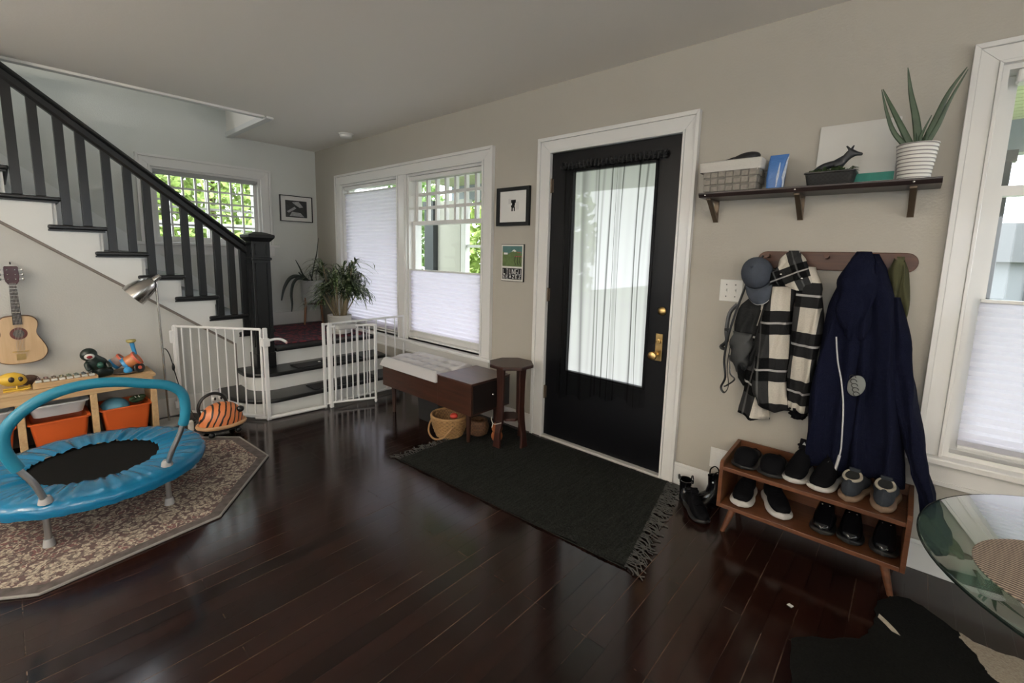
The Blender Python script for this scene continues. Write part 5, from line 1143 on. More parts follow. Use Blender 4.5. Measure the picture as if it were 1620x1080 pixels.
mb = MB(); mb.box((X0, Ys[3], .0), (X0+.008, Ys[0]-.03, Zt-.02)); mb.build('back_board', mat('unit_back', (.34, .32, .29), .6), ts)
ORG = mat('orange_bin_plastic', (.60, .105, .018), .45, noise=.08, nscale=6); GRB = mat('pale_grey_bin_plastic', (.46, .47, .49), .45)
def tray(y0, y1, z0, z1, m, lab, grp, rc=.02):
    t = thing('storage_bin', lab, 'bin', (1.37, (y0+y1)/2, z0), grp)
    mb = MB(); tub(mb, X0+.02, X1-.004, y0+.012, y1-.012, z0, z1, .022, .005, rc); mb.build('bin_body', m, t, smooth=True)
    mb = MB(); o = rect_ring(X0+.014, X1+.008, y0+.002, y1-.002, z1-.006, rc); o2 = [(p[0], p[1], z1+.001) for p in o]; i2 = rect_ring(X0+.026, X1-.012, y0+.018, y1-.018, z1+.001, rc*.8); i1 = [(p[0], p[1], z1-.006) for p in i2]
    mb.loft([o, o2, i2, i1, o], cap=False); mb.build('bin_rim', m, t, smooth=True); return t
for k, lab in enumerate(('orange bin at the right end of the toy unit, holding a blue ball', 'orange bin in the middle of the toy unit below a grey bin', 'orange bin at the left edge of the toy unit')):
    tray(Ys[k+1]+.020, Ys[k]-.020-(.01 if k == 0 else 0), .035, .225 if k == 0 else .215, ORG, lab, 'orange bins in the toy unit')
tray(Ys[2]+.020, Ys[1]-.020, .245, .325, GRB, 'pale grey shallow bin in the middle of the toy unit', 'grey bins in the toy unit', .04)
tray(Ys[3]+.020, Ys[2]-.020, .245, .325, GRB, 'pale grey shallow bin at the left edge of the toy unit', 'grey bins in the toy unit', .04)
mb = MB(); mb.ell((1.385, -2.185, .20), (.085, .085, .075), 24, 14); tag(mb.build('blue_ball', mat('dull_blue_toy', (.09, .26, .36), .5), smooth=True, base=(1.385, -2.185, .13)), 'dull blue ball inside the right orange bin', 'ball')
mb = MB(); mb.ell((1.40, -2.06, .245), (.05, .045, .026), 16, 8); mb.ell((1.42, -2.035, .262), (.022, .026, .018)); mb.ell((1.44, -2.085, .262), (.020, .020, .014)); g1 = mb.build('green_toy', mat('dark_green_toy', (.02, .05, .02), .5, noise=.4, nscale=40), smooth=True, base=(1.40, -2.06, .22)); tag(g1, 'dark green toy lying on the ball in the orange bin', 'toy')
mb = MB()
for y in (-2.05, -2.07): mb.tube([(1.452, y, .268), (1.448, y-.008, .280)], .0028, 6)
mb.build('pale_marks', WHITEPL, g1)
# xylophone
xy = thing('toy_xylophone', 'small wooden xylophone with coloured bars and white keys on the toy unit', 'xylophone', (1.42, -2.41, .44))
mb = MB(); mb.loft([[(1.355, -2.27, z), (1.485, -2.262, z), (1.485, -2.575, z), (1.355, -2.555, z)] for z in (.441, .478)]); mb.build('frame', PINE_Y, xy, bevel=.004)
cols = [(.16, .012, .02), (.20, .05, .03), (.22, .10, .03), (.20, .18, .05), (.10, .16, .07), (.06, .13, .11), (.03, .06, .10), (.03, .05, .05)]
for i in range(8):
    y = -2.545+.0362*i
    mb = MB(); mb.box((1.362, y-.012, .484), (1.438, y+.012, .489), bev=.002); k = mb.build('bar', mat('bar_colour_%d' % i, cols[i], .25, .6), xy)
    mb = MB(); mb.ell((1.370, y, .491), (.0045, .0045, .004), 8, 6); mb.ell((1.428, y, .491), (.0045, .0045, .004), 8, 6); mb.build('rivets', CHROME, k, smooth=True)
    mb = MB(); mb.box((1.447, y-.0155, .479), (1.482, y+.0135, .490), bev=.003); mb.build('key', mat('ivory_key', (.62, .60, .54), .35), xy)
# helicopter
hc = thing('toy_helicopter', 'yellow toy helicopter at the left edge of the toy unit', 'toy', (1.42, -2.66, .44))
YEL = mat('yellow_plastic', (.62, .40, .04), .4)
mb = MB(); mb.loft([[(1.42+.038*r*math.cos(2*PI*j/18), y, .500+.036*r*math.sin(2*PI*j/18)+dz) for j in range(18)] for y, r, dz in ((-2.592, .1, -.004), (-2.600, .6, 0), (-2.615, 1.0, .004), (-2.645, 1.25, .010), (-2.68, 1.15, .012), (-2.71, .7, .016), (-2.74, .3, .02), (-2.82, .18, .03))]); mb.build('fuselage', YEL, hc, smooth=True)
mb = MB(); mb.ell((1.458, -2.622, .515), (.006, .012, .016)); mb.ell((1.464, -2.660, .518), (.008, .014, .018)); mb.build('windows', mat('dark_toy_window', (.03, .02, .015), .2), hc, smooth=True)
for x in (1.395, 1.455):
    mb = MB(); mb.tube(smoothpath([(x, -2.585, .458), (x, -2.60, .447), (x, -2.70, .446)], 4), .006, 8); mb.tube([(x, -2.64, .446), ((x+1.425)/2, -2.64, .475)], .004, 6); mb.build('skid', YEL, hc, smooth=True)
mb = MB(); mb.ell((1.33, -2.585, .475), (.04, .05, .034)); mb.ell((1.32, -2.63, .485), (.03, .04, .040)); tag(mb.build('furry_toy', mat('brown_fur', (.10, .06, .045), .95, noise=.5, nscale=60, bump=.6, bscale=90), smooth=True, base=(1.33, -2.60, .441)), 'small brown furry toy behind the yellow helicopter', 'toy')
# dark roaring toy
tf = thing('toy_figure', 'dark green toy figure with an open red mouth beside the xylophone', 'toy', (1.37, -2.25, .44))
DG = mat('dark_toy_plastic', (.010, .020, .016), .35, noise=.5, nscale=40)
skin('figure_body', [(1.36, -2.235, .475), (1.37, -2.255, .53), (1.38, -2.28, .585), (1.392, -2.295, .625), (1.405, -2.285, .462), (1.35, -2.165, .462), (1.38, -2.205, .54), (1.42, -2.19, .50), (1.41, -2.315, .55), (1.43, -2.30, .50)], [(0, 1), (1, 2), (2, 3), (0, 4), (0, 5), (1, 6), (6, 7), (1, 8), (8, 9)], [.040, .040, .034, .040, .026, .030, .022, .018, .016, .014], DG, tf)
mb = MB(); mb.ell((1.380, -2.292, .608), (.040, .046, .046), 20, 12); hd2 = mb.build('head', DG, tf, smooth=True)
mb = MB(); mb.ell((1.416, -2.292, .600), (.010, .028, .020), 16, 10); mo = mb.build('teeth', WHITEPL, tf, smooth=True)
mb = MB(); mb.ell((1.424, -2.292, .598), (.006, .016, .011), 12, 8); mb.build('mouth', mat('red_mouth', (.25, .01, .015), .4), mo, smooth=True)
mb = MB(); mb.ell((1.402, -2.240, .530), (.024, .022, .024), 16, 10); mb.build('chest_dome', mat('teal_dome', (.02, .08, .06), .15), tf, smooth=True)
# translucent drum toys, hammer, ball, wheel
OR2 = mat('orange_translucent', (.48, .17, .06), .3, noise=.4, nscale=30); BL2 = mat('bright_blue_plastic', (.03, .24, .50), .35); RD2 = mat('coral_red_plastic', (.60, .11, .06), .4); CLR = mat('clear_pinkish_plastic', (.36, .26, .24), .25)
def drum(lab, c, ax, r, h, m1, m2, m3):
    t = thing('toy_drum', lab, 'toy', c); M = Matrix.Translation(c) @ Vector(ax).normalized().to_track_quat('Z', 'Y').to_matrix().to_4x4()
    mb = MB(); mb.lathe([(.001, -h/2), (r*.92, -h/2), (r*.96, 0), (r*.92, h/2), (.001, h/2)], M=M, n=28); mb.build('drum_shell', m1, t, smooth=True)
    mb = MB(); mb.lathe([(r*.99, h/2-.012), (r*1.04, h/2-.004), (r*1.02, h/2+.004), (r*.9, h/2+.004), (r*.9, h/2-.012)], M=M, n=28, cap=False); mb.build('drum_rim', m2, t, smooth=True)
    mb = MB(); mb.lathe([(r*.99, -h/2+.020), (r*1.03, -h/2+.012), (r*1.0, -h/2-.002), (r*.9, -h/2-.002), (r*.9, -h/2+.02)], M=M, n=28, cap=False); mb.build('drum_base', m3, t, smooth=True); return t
drum('orange toy drum tipped on its side at the right end of the toy unit', (1.355, -2.065, .520), (.25, .78, .52), .052, .085, OR2, RD2, BL2)
drum('small clear toy drum with a red rim behind the dark figure', (1.30, -2.135, .520), (.2, .75, .6), .042, .07, CLR, RD2, BL2)
hm = thing('toy_hammer', 'blue toy hammer with a yellow head standing among the drums', 'toy', (1.32, -2.03, .55))
mb = MB(); mb.tube([(1.325, -2.035, .560), (1.318, -2.05, .655)], [.012, .014], 12); mb.build('handle', BL2, hm, smooth=True)
mb = MB(); mb.lathe([(.001, -.010), (.020, -.010), (.030, .0), (.028, .012), (.001, .014)], (1.318, -2.052, .662), 20); mb.build('hammer_head', mat('mustard_plastic', (.38, .33, .10), .5), hm, smooth=True)
mb = MB(); mb.ell((1.405, -2.095, .467), (.026, .026, .026), 18, 12); tag(mb.build('toy_ball', BL2, smooth=True, base=(1.405, -2.095, .441)), 'little blue ball at the front of the toy drums', 'ball')
wl = thing('toy_roller', 'black toy wheel with orange hub by the little blue ball', 'toy', (1.40, -2.035, .44)); M = Matrix.Translation((1.40, -2.03, .475)) @ Vector((.9, .3, .35)).to_track_quat('Z', 'Y').to_matrix().to_4x4()
mb = MB(); mb.lathe([(.012, -.012), (.030, -.012), (.035, -.006), (.035, .006), (.030, .012), (.012, .012)], M=M, n=24); mb.build('tyre', BLACKP, wl, smooth=True)
mb = MB(); mb.lathe([(.001, -.014), (.013, -.012), (.013, .012), (.001, .015)], M=M, n=16); mb.build('hub', RD2, wl, smooth=True)
tb = thing('toy_tray', 'clear shallow toy tray lying under the drums', 'toy', (1.34, -2.10, .441)); mb = MB(); mb.lathe([(.001, .4415), (.075, .4415), (.095, .455), (.092, .456), (.072, .445), (.001, .445)], (1.345, -2.10, 0), 30, sy=1.0); mb.build('tray_dish', mat('smoky_plastic', (.16, .12, .10), .2), tb, smooth=True)
# guitar
gu = thing('toy_guitar', 'small natural wood guitar hanging on the stair wall above the toy unit', 'guitar', (1.24, -2.605, .57))
half = [(0, .0), (.05, .002), (.095, .018), (.122, .055), (.124, .095), (.105, .145), (.086, .185), (.082, .215), (.092, .250), (.090, .285), (.066, .312), (.03, .320), (0, .320)]
hs = smoothpath([(a, b, 0) for a, b in half], 4); ol_ = [(p.x, p.y) for p in hs] + [(-p.x, p.y) for p in hs[::-1][1:-1]]
def GP(s): return [(-2.603+a*s+.0*b, .572+b) for a, b in ol_]
mb = MB(); mb.prism_x([(y, z) for y, z in GP(1.)], 1.205, 1.252); mb.build('body', mat('guitar_side', (.14, .07, .03), .35), gu, bevel=.004)
mb = MB(); mb.prism_x([(-2.603+a*.965, .577+b*.97) for a, b in ol_], 1.2515, 1.2545); sbd = mb.build('soundboard', wood('spruce_top', (.50, .34, .19), (.60, .43, .26), .35, stretch=(12, 12, 1)), gu)
Mx = Matrix.Translation((1.2545, -2.603, .775)) @ Matrix.Rotation(PI/2, 4, 'Y')
mb = MB(); mb.lathe([(.026, 0), (.040, 0), (.040, .0012), (.026, .0012)], M=Mx, n=32, cap=False); mb.build('rosette', mat('rosette_wood', (.12, .03, .025), .5, noise=.5, nscale=120), gu)
mb = MB(); mb.lathe([(.001, .0006), (.0262, .0006)], M=Mx, n=32, cap=False); mb.build('sound_hole', mat('grey_hole_label', (.10, .10, .10), .8, noise=.8, nscale=80), gu)
mb = MB(); mb.loft([[(x, -2.603-w, z) for x, w in ((1.246, h1), (1.264, h1))]+[(x, -2.603+w, z) for x, w in ((1.264, h1), (1.246, h1))] for z, h1 in ((.835, .0215), (1.10, .0165))]); fb = mb.build('fretboard', mat('dark_fretboard', (.035, .030, .030), .5), gu)
mb = MB()
for i in range(12): z = 1.09-.022*i; mb.box((1.264, -2.603-.018, z), (1.2655, -2.603+.018, z+.0022))
mb.build('frets', CHROME, fb)
mb = MB()
for i in range(6): o = (i-2.5)*.0055; mb.tube([(1.2665, -2.603+o*1.15, .655), (1.2665, -2.603+o, 1.105)], .0007, 4)
mb.build('strings', mat('string_steel', (.45, .42, .38), .3, .9), gu)
mb = MB(); mb.loft([[(x, -2.603+s*w, z) for x, s in ((1.235, -1), (1.258, -1), (1.258, 1), (1.235, 1))] for z, w in ((1.095, .018), (1.115, .030), (1.145, .034), (1.205, .032), (1.213, .028))]); hd_ = mb.build('headstock', mat('cherry_lacquer', (.042, .004, .007), .25), gu, bevel=.002)
for s in (-1, 1):
    for z in (1.13, 1.16, 1.19):
        mb = MB(); mb.tube([(1.248, -2.603+s*.030, z), (1.248, -2.603+s*.046, z)], .003, 6); mb.ell((1.248, -2.603+s*.050, z), (.006, .006, .009), 8, 6); mb.ell((1.262, -2.603+s*.017, z), (.004, .004, .004), 8, 6); mb.build('tuning_peg', CHROME, hd_, smooth=True)
mb = MB(); mb.box((1.2545, -2.640, .652), (1.259, -2.566, .660)); mb.box((1.2545, -2.625, .60), (1.2560, -2.582, .640)); mb.build('bridge', BRASS, gu)
mb = MB(); mb.tube(smoothpath([(1.19, -2.603, 1.235), (1.23, -2.603, 1.235), (1.24, -2.603, 1.225)], 3), .004, 6); mb.build('hanging_hook', BLACKP, gu)

# ================================================================== TIGER RIDE-ON
tg = thing('tiger_ride_on', 'orange and black striped ride-on toy with a loop handle beside the rug', 'ride-on toy', (1.87, -1.68, 0))
m, nt, N, b = nodes('tiger_stripes'); tc = N.new('ShaderNodeTexCoord'); sp = N.new('ShaderNodeSeparateXYZ'); nt.links.new(tc.outputs['Object'], sp.inputs[0])
nz = N.new('ShaderNodeTexNoise'); nz.inputs['Scale'].default_value = 9; nt.links.new(tc.outputs['Object'], nz.inputs['Vector'])
w = math_n(nt, 'SINE', math_n(nt, 'ADD', math_n(nt, 'MULTIPLY', sp.outputs[1], 165), math_n(nt, 'MULTIPLY_ADD', sp.outputs[2], -70, math_n(nt, 'MULTIPLY', nz.outputs['Fac'], 7))))
nt.links.new(mix_n(nt, math_n(nt, 'GREATER_THAN', w, .62), (.66, .21, .075), (.012, .010, .010)), b.inputs['Base Color']); b.inputs['Roughness'].default_value = .4
mb = MB(); rg = []
for z, s in ((.075, .90), (.085, 1.0), (.11, 1.0), (.15, .95), (.19, .80), (.215, .60), (.232, .32), (.236, .02)): rg.append([(1.872+.105*s*math.cos(2*PI*j/32), -1.655+.142*s*math.sin(2*PI*j/32), z) for j in range(32)])
mb.loft(rg); mb.build('body_shell', m, tg, smooth=True)
mb = MB(); mb.tube([(1.872+.113*math.cos(2*PI*j/36), -1.655+.150*math.sin(2*PI*j/36), .078) for j in range(36)], .014, 8, closed=True); mb.build('bumper_rim', mat('tan_plastic', (.46, .27, .14), .5), tg, smooth=True)
mb = MB(); mb.prism([(1.872+.105*math.cos(2*PI*j/24), -1.655+.142*math.sin(2*PI*j/24)) for j in range(24)], .045, .07); mb.build('chassis', BLACKP, tg)
for x, y in ((1.80, -1.74), (1.80, -1.57), (1.945, -1.74), (1.945, -1.57)):
    mb = MB(); mb.ell((x, y, .024), (.016, .022, .022), 14, 10); mb.tube([(x, y, .03), (x, y, .05)], .012, 8); mb.build('caster', BLACKP, tg, smooth=True)
hp = smoothpath([(1.86, -1.775, .14), (1.85, -1.79, .21), (1.85, -1.765, .275), (1.85, -1.71, .305), (1.85, -1.655, .295), (1.85, -1.62, .255), (1.855, -1.61, .21)], 5)
mb = MB(); mb.tube(hp, .011, 8); mb.build('loop_handle', BLACKP, tg, smooth=True)
mb = MB(); mb.ell((1.93, -1.545, .175), (.024, .026, .024), 14, 10); mb.build('nose', BLACKP, tg, smooth=True)
for y in (-1.685, -1.645):
    mb = MB(); mb.ell((1.835, y, .262), (.016, .016, .020), 12, 8); e = mb.build('eye', WHITEPL, tg, smooth=True)
    mb = MB(); mb.ell((1.850, y+.003, .262), (.006, .008, .011), 10, 8); mb.build('pupil', BLACKP, e, smooth=True)

# ================================================================== RUG AND TRAMPOLINE
OC = [(2.516, -1.575), (3.069, -2.009), (3.165, -2.654), (2.76, -3.20), (2.05, -3.30), (1.56, -2.95), (1.60, -2.06), (2.06, -1.60)]
rg = thing('octagonal_rug', 'octagonal Persian style rug in cream and wine under the trampoline', 'rug', (2.35, -2.4, 0))
def rugmat():
    m, nt, N, b = nodes('persian_rug'); tc = N.new('ShaderNodeTexCoord')
    mp = N.new('ShaderNodeMapping'); mp.inputs['Rotation'].default_value = (0, 0, .35); nt.links.new(tc.outputs['Object'], mp.inputs[0])
    nd = N.new('ShaderNodeTexNoise'); nd.inputs['Scale'].default_value = 9; nd.inputs['Detail'].default_value = 3; nt.links.new(mp.outputs[0], nd.inputs['Vector'])
    ad = N.new('ShaderNodeVectorMath'); ad.operation = 'MULTIPLY_ADD'; nt.links.new(nd.outputs['Color'], ad.inputs[0]); ad.inputs[1].default_value = (.07, .07, .07); nt.links.new(mp.outputs[0], ad.inputs[2])
    v1 = N.new('ShaderNodeTexVoronoi'); v1.inputs['Scale'].default_value = 38; nt.links.new(ad.outputs[0], v1.inputs['Vector'])
    v2 = N.new('ShaderNodeTexVoronoi'); v2.inputs['Scale'].default_value = 62; nt.links.new(ad.outputs[0], v2.inputs['Vector'])
    n1 = N.new('ShaderNodeTexNoise'); n1.inputs['Scale'].default_value = 3.4; n1.inputs['Detail'].default_value = 2; nt.links.new(mp.outputs[0], n1.inputs['Vector'])
    n3 = N.new('ShaderNodeTexNoise'); n3.inputs['Scale'].default_value = 85; n3.inputs['Detail'].default_value = 3; nt.links.new(mp.outputs[0], n3.inputs['Vector'])
    c = mix_n(nt, math_n(nt, 'GREATER_THAN', v1.outputs['Distance'], .62), (.44, .385, .31), (.12, .08, .078))
    wine = math_n(nt, 'MULTIPLY', math_n(nt, 'GREATER_THAN', n1.outputs['Fac'], .50), math_n(nt, 'LESS_THAN', v1.outputs['Distance'], .42))
    c = mix_n(nt, math_n(nt, 'MULTIPLY', wine, .85), c, (.15, .045, .055))
    c = mix_n(nt, math_n(nt, 'MULTIPLY', math_n(nt, 'GREATER_THAN', v2.outputs['Distance'], .66), .8), c, (.09, .07, .07))
    tan = math_n(nt, 'MULTIPLY', math_n(nt, 'LESS_THAN', v2.outputs['Distance'], .17), .6)
    c = mix_n(nt, tan, c, (.44, .26, .19))
    c = mix_n(nt, math_n(nt, 'MULTIPLY', math_n(nt, 'GREATER_THAN', n3.outputs['Fac'], .50), .6), c, (.13, .10, .095))
    nt.links.new(c, b.inputs['Base Color']); b.inputs['Roughness'].default_value = 1.; b.inputs['Specular IOR Level'].default_value = .1
    bp = N.new('ShaderNodeBump'); bp.inputs['Strength'].default_value = .5; bp.inputs['Distance'].default_value = .004; nt.links.new(n3.outputs['Fac'], bp.inputs['Height']); nt.links.new(bp.outputs['Normal'], b.inputs['Normal'])
    return m
def inset(poly, d):
    cx = sum(p[0] for p in poly)/8; cy = sum(p[1] for p in poly)/8; out = []
    for p in poly:
        v = Vector((cx-p[0], cy-p[1])); out.append((p[0]+v.x/v.length*d, p[1]+v.y/v.length*d))
    return out
mb = MB(); mb.prism(inset(OC, .06), .001, .0085); mb.build('rug_field', rugmat(), rg)
mb = MB(); o = OC; i = inset(OC, .06); mb.loft([[(*p, .0012) for p in o], [(*p, .0085) for p in o], [(*p, .0085) for p in i], [(*p, .0012) for p in i], [(*p, .0012) for p in o]], cap=False); mb.build('rug_border', mat('grey_rug_border', (.085, .072, .068), 1., noise=.8, nscale=26), rg)
mb = MB(); mb.tube([(*p, .006) for q in range(8) for p in [OC[q], ((OC[q][0]*.5+OC[(q+1) % 8][0]*.5), (OC[q][1]*.5+OC[(q+1) % 8][1]*.5))]], .0065, 6, closed=True); mb.build('edge_binding', mat('pale_binding', (.20, .19, .18), .9), rg)
tr = thing('trampoline', 'small round trampoline with blue padded rim and arched handle', 'trampoline', (2.485, -2.40, 0))
cx, cy, rz = 2.485, -2.40, .245
BLU = mat('blue_vinyl', (.003, .13, .27), .22, bump=.25, bscale=30); STEEL = mat('grey_steel_tube', (.36, .37, .38), .3, .85); RUB = mat('grey_rubber_foot', (.30, .30, .30), .6)
mb = MB(); rings = []; n = 240; rnd = random.Random(5); ph = [rnd.uniform(0, 6.28) for _ in range(8)]
prof = [(.262, .002), (.275, .006), (.31, .010), (.36, .013), (.41, .012), (.452, .008), (.470, -.002), (.478, -.020), (.476, -.040), (.470, -.055)]
for r, z in prof:
    ring = []
    for j in range(n):
        a = 2*PI*j/n; wv = (math.sin(31*a+ph[0]+2*math.sin(3*a))*.5+math.sin(53*a+ph[1]+1.5*math.sin(5*a+ph[2]))*.35+math.sin(17*a+ph[3])*.3)
        t_ = (r-.262)/.22; amp = .0065*math.exp(-((t_-.15)/.5)**2)+.0024
        ring.append((cx+(r+(.004*wv if t_ < .1 else 0))*math.cos(a+.02*t_*math.sin(9*a))*1.0, cy+r*math.sin(a+.02*t_*math.sin(9*a)), rz+z+amp*wv))
    rings.append(ring)
mb.loft(rings, cap=False); mb.build('rim_pad', BLU, tr, smooth='all')
mb = MB(); mb.prism([(cx+.285*math.cos(2*PI*j/48), cy+.285*math.sin(2*PI*j/48)) for j in range(48)], rz-.012, rz-.008); mb.build('jump_mat', mat('black_mesh_mat', (.005, .005, .005), .85, spec=.12, noise=.4, nscale=200), tr)
mb = MB(); mb.tube([(cx+.452*math.cos(2*PI*j/48), cy+.452*math.sin(2*PI*j/48), rz-.025) for j in range(48)], .014, 8, closed=True); mb.build('frame_ring', STEEL, tr, smooth=True)
for ang in (-38, 38, 102, 160, 215, 270):
    a = math.radians(ang); q = (cx+.415*math.cos(a), cy+.415*math.sin(a))
    if ang == 38: q = (2.76, -2.155)
    if ang == -38: q = (2.79, -2.605)
    if ang == 102: q = (2.365, -1.96)
    mb = MB(); mb.tube([(q[0], q[1], rz-.02), (q[0], q[1], .012)], .0125, 12); lg = mb.build('leg', STEEL, tr, smooth=True)
    mb = MB(); mb.lathe([(.001, .009), (.022, .009), (.021, .022), (.017, .045), (.001, .046)], (q[0], q[1], 0), 16); mb.build('rubber_foot', RUB, lg, smooth=True)
HP = smoothpath([(2.832, -2.165, rz), (2.858, -2.150, .32), (2.885, -2.110, .43), (2.90, -2.086, .53), (2.90, -2.092, .63), (2.90, -2.145, .685), (2.90, -2.23, .712), (2.90, -2.33, .740), (2.90, -2.43, .750), (2.90, -2.53, .735), (2.90, -2.62, .690), (2.90, -2.685, .62), (2.90, -2.700, .54), (2.90, -2.675, .45), (2.90, -2.635, .37), (2.895, -2.612, .30), (2.885, -2.602, rz)], 5)
mb = MB(); mb.tube(HP, .0125, 12); hb = mb.build('handle_bar', STEEL, tr, smooth=True)
i0 = min(range(len(HP)//2), key=lambda k: abs(HP[k].z-.475)); i1 = min(range(len(HP)//2, len(HP)), key=lambda k: abs(HP[k].z-.435))
mb = MB(); mb.tube(HP[i0:i1+1], .0225, 14); mb.build('foam_grip', mat('blue_foam', (.010, .19, .30), .45), hb, smooth=True)
for p in (HP[0], HP[-1]): mb = MB(); mb.lathe([(.001, 0), (.026, 0), (.022, .02), (.016, .03), (.001, .03)], (p.x, p.y, rz+.008), 16); mb.build('socket', RUB, hb, smooth=True)

# ================================================================== GLASS TABLE AND COWHIDE
gtb = thing('glass_table', 'round green-tinted glass table at the lower right edge', 'table', (6.164, -1.024, 0))
gm = glass_mat('green_table_glass', (.46, .58, .48), .42)
mb = MB(); mb.lathe([(.001, .648), (.492, .648), (.4965, .651), (.4965, .657), (.492, .660), (.001, .660)], (6.164, -1.024, 0), 96); mb.build('glass_top', gm, gtb, smooth=True)
mb = MB(); mb.lathe([(.4970, .6495), (.4995, .652), (.4995, .656), (.4970, .6585)], (6.164, -1.024, 0), 96, cap=False); mb.build('dark_glass_edge', mat('dark_green_edge', (.008, .016, .012), .2), gtb, smooth=True)
mb = MB(); mb.lathe([(.001, .007), (.20, .007), (.20, .016), (.05, .03), (.035, .06), (.035, .60), (.09, .640), (.09, .648), (.001, .648)], (6.30, -1.024, 0), 32); mb.build('pedestal', STEEL, gtb, smooth=True)
m, nt, N, b = nodes('striped_placemat'); tc = N.new('ShaderNodeTexCoord'); sp = N.new('ShaderNodeSeparateXYZ'); mp = N.new('ShaderNodeMapping'); mp.inputs['Rotation'].default_value = (0, 0, math.radians(12)); nt.links.new(tc.outputs['Object'], mp.inputs[0]); nt.links.new(mp.outputs[0], sp.inputs[0])
w = math_n(nt, 'SINE', math_n(nt, 'MULTIPLY', sp.outputs[1], 620)); w2 = math_n(nt, 'SINE', math_n(nt, 'MULTIPLY', sp.outputs[0], 300))
nt.links.new(mix_n(nt, math_n(nt, 'GREATER_THAN', math_n(nt, 'MULTIPLY_ADD', w2, .15, w), 0.), (.33, .26, .20), (.075, .055, .05)), b.inputs['Base Color']); b.inputs['Roughness'].default_value = .9
t = thing('placemat', 'round brown striped placemat on the glass table', 'placemat', (5.968, -1.12, .66)); mb = MB(); mb.lathe([(.001, .6605), (.200, .6605), (.202, .662), (.200, .6635), (.001, .6635)], (5.968, -1.12, 0), 64); mb.build('woven_disc', m, t)
ch = thing('cowhide_rug', 'black cowhide rug with cream edge below the glass table', 'rug', (5.75, -.9, 0))
out = [(5.43, -1.25), (5.425, -1.03), (5.396, -.85), (5.475, -.768), (5.575, -.675), (5.603, -.60), (5.615, -.50), (5.612, -.42), (5.655, -.32), (5.70, -.288), (5.75, -.30), (5.80, -.338), (5.86, -.385), (5.93, -.405), (6.016, -.392), (6.15, -.42), (6.28, -.60), (6.30, -1.0), (6.2, -1.4), (5.9, -1.6), (5.6, -1.55)]
def chm():
    m, nt, N, b = nodes('cowhide'); tc = N.new('ShaderNodeTexCoord'); sp = N.new('ShaderNodeSeparateXYZ'); nt.links.new(tc.outputs['Object'], sp.inputs[0])
    nz = N.new('ShaderNodeTexNoise'); nz.inputs['Scale'].default_value = 9; nz.inputs['Detail'].default_value = 5; nt.links.new(tc.outputs['Object'], nz.inputs['Vector'])
    # local origin (5.75,-.9): the cream flank lies towards +x +y
    s = math_n(nt, 'ADD', math_n(nt, 'MULTIPLY', sp.outputs[0], .92), math_n(nt, 'MULTIPLY', sp.outputs[1], .50))
    s = math_n(nt, 'MULTIPLY_ADD', nz.outputs['Fac'], .12, s)
    f = math_n(nt, 'GREATER_THAN', s, .408)
    n2 = N.new('ShaderNodeTexNoise'); n2.inputs['Scale'].default_value = 130; nt.links.new(tc.outputs['Object'], n2.inputs['Vector'])
    cream = mix_n(nt, n2.outputs['Fac'], (.18, .14, .10), (.42, .37, .30)); blk = mix_n(nt, n2.outputs['Fac'], (.003, .003, .003), (.012, .012, .011))
    nt.links.new(mix_n(nt, f, blk, cream), b.inputs['Base Color']); b.inputs['Roughness'].default_value = .95; b.inputs['Specular IOR Level'].default_value = .05
    bp = N.new('ShaderNodeBump'); bp.inputs['Strength'].default_value = .6; bp.inputs['Distance'].default_value = .004; nt.links.new(n2.outputs['Fac'], bp.inputs['Height']); nt.links.new(bp.outputs['Normal'], b.inputs['Normal'])
    return m
so = smoothpath([(*p, 0) for p in out+[out[0]]], 4)[:-1]
mb = MB(); mb.prism([(p.x+.004*math.sin(k*2.1), p.y+.004*math.cos(k*1.7)) for k, p in enumerate(so)], .001, .006); hh = mb.build('hide', chm(), ch)
mb = MB()
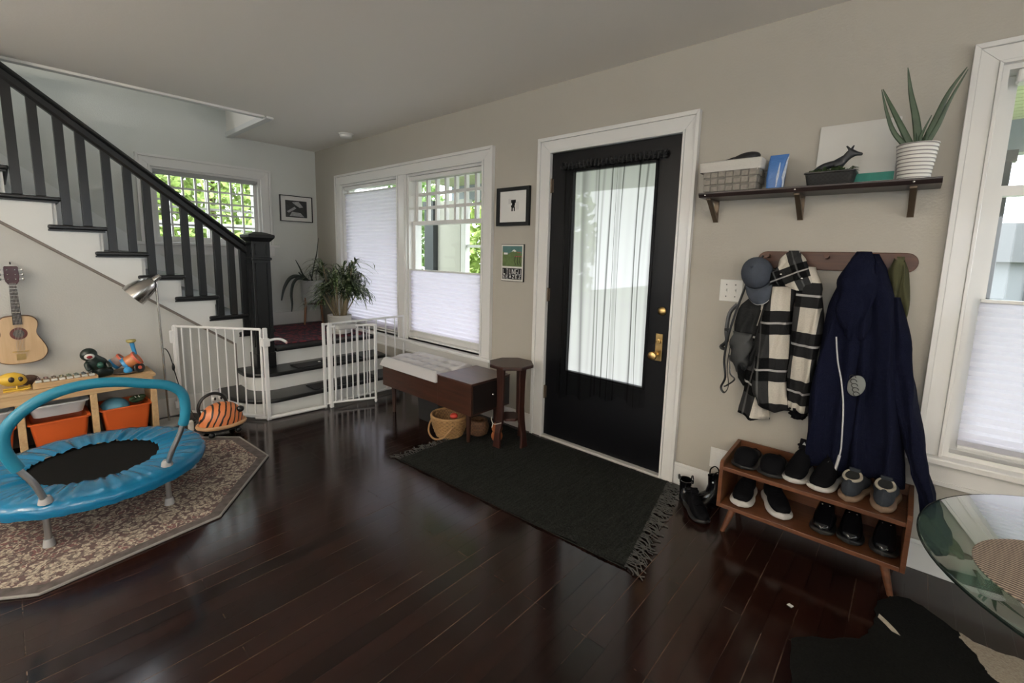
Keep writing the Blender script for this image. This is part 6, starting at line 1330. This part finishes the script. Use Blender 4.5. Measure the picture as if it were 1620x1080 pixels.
for q in ([(5.625, -.475), (5.65, -.50), (5.675, -.53), (5.69, -.555), (5.665, -.55), (5.645, -.525), (5.622, -.50)],): mb.prism(q, .0062, .0068)
mb.build('cream_patch', mat('cream_hair', (.42, .36, .28), .9, noise=.4, nscale=90), ch)
mb = MB(); mb.prism([(5.345, -.665), (5.362, -.672), (5.368, -.658), (5.352, -.652)], .0005, .0025)
tag(mb.build('paper_scrap', mat('scrap_paper', (.5, .5, .48), .8), base=(5.355, -.66, .0005)), 'tiny white scrap on the floor in front of the shoe rack', 'scrap')
ad = thing('power_adapter', 'small pale power adapter on the floor behind the tiger ride-on', 'adapter', (1.66, -1.80, 0))
mb = MB(); mb.box((1.64, -1.815, .001), (1.685, -1.785, .075), bev=.005); mb.build('adapter_body', WHITEPL, ad)
mb = MB(); mb.tube(smoothpath([(1.66, -1.80, .07), (1.62, -1.83, .04), (1.55, -1.84, .005), (1.46, -1.80, .005)], 4), .0035, 6); mb.build('adapter_cord', BLACKP, ad)
# two unseen uplighters, added behind the viewer to brighten the ceiling
for lx, ly, lab, pw in ((7.4, -4.6, 'added unseen uplighter brightening the ceiling, behind the viewer on the right', UPL), (3.2, -5.2, 'added unseen uplighter brightening the ceiling, behind the viewer on the left', UPL*.9)):
    pn = thing('added_uplighter', lab, 'lamp', (lx, ly, 0))
    mb = MB(); mb.lathe([(.001, 0), (.14, 0), (.14, .015), (.02, .03), (.001, .03)], (lx, ly, 0), 32); mb.build('base', BLACKP, pn, smooth=True)
    mb = MB(); mb.tube([(lx, ly, .02), (lx, ly, 1.72)], .012, 10); mb.build('pole', BLACKP, pn)
    mb = MB(); mb.lathe([(.02, 1.70), (.10, 1.74), (.19, 1.82), (.185, 1.82), (.09, 1.75), (.02, 1.72)], (lx, ly, 0), 32, cap=False); mb.build('lamp_bowl', WHITEM, pn, smooth=True)
    l = bpy.data.lights.new('added_uplight_source', 'AREA'); l.shape = 'DISK'; l.size = .24; l.energy = pw; l.color = (1, .90, .77)
    o = bpy.data.objects.new('added_uplight_source', l); C.objects.link(o); o.location = (lx, ly, 1.80); o.rotation_euler = (PI, 0, 0)
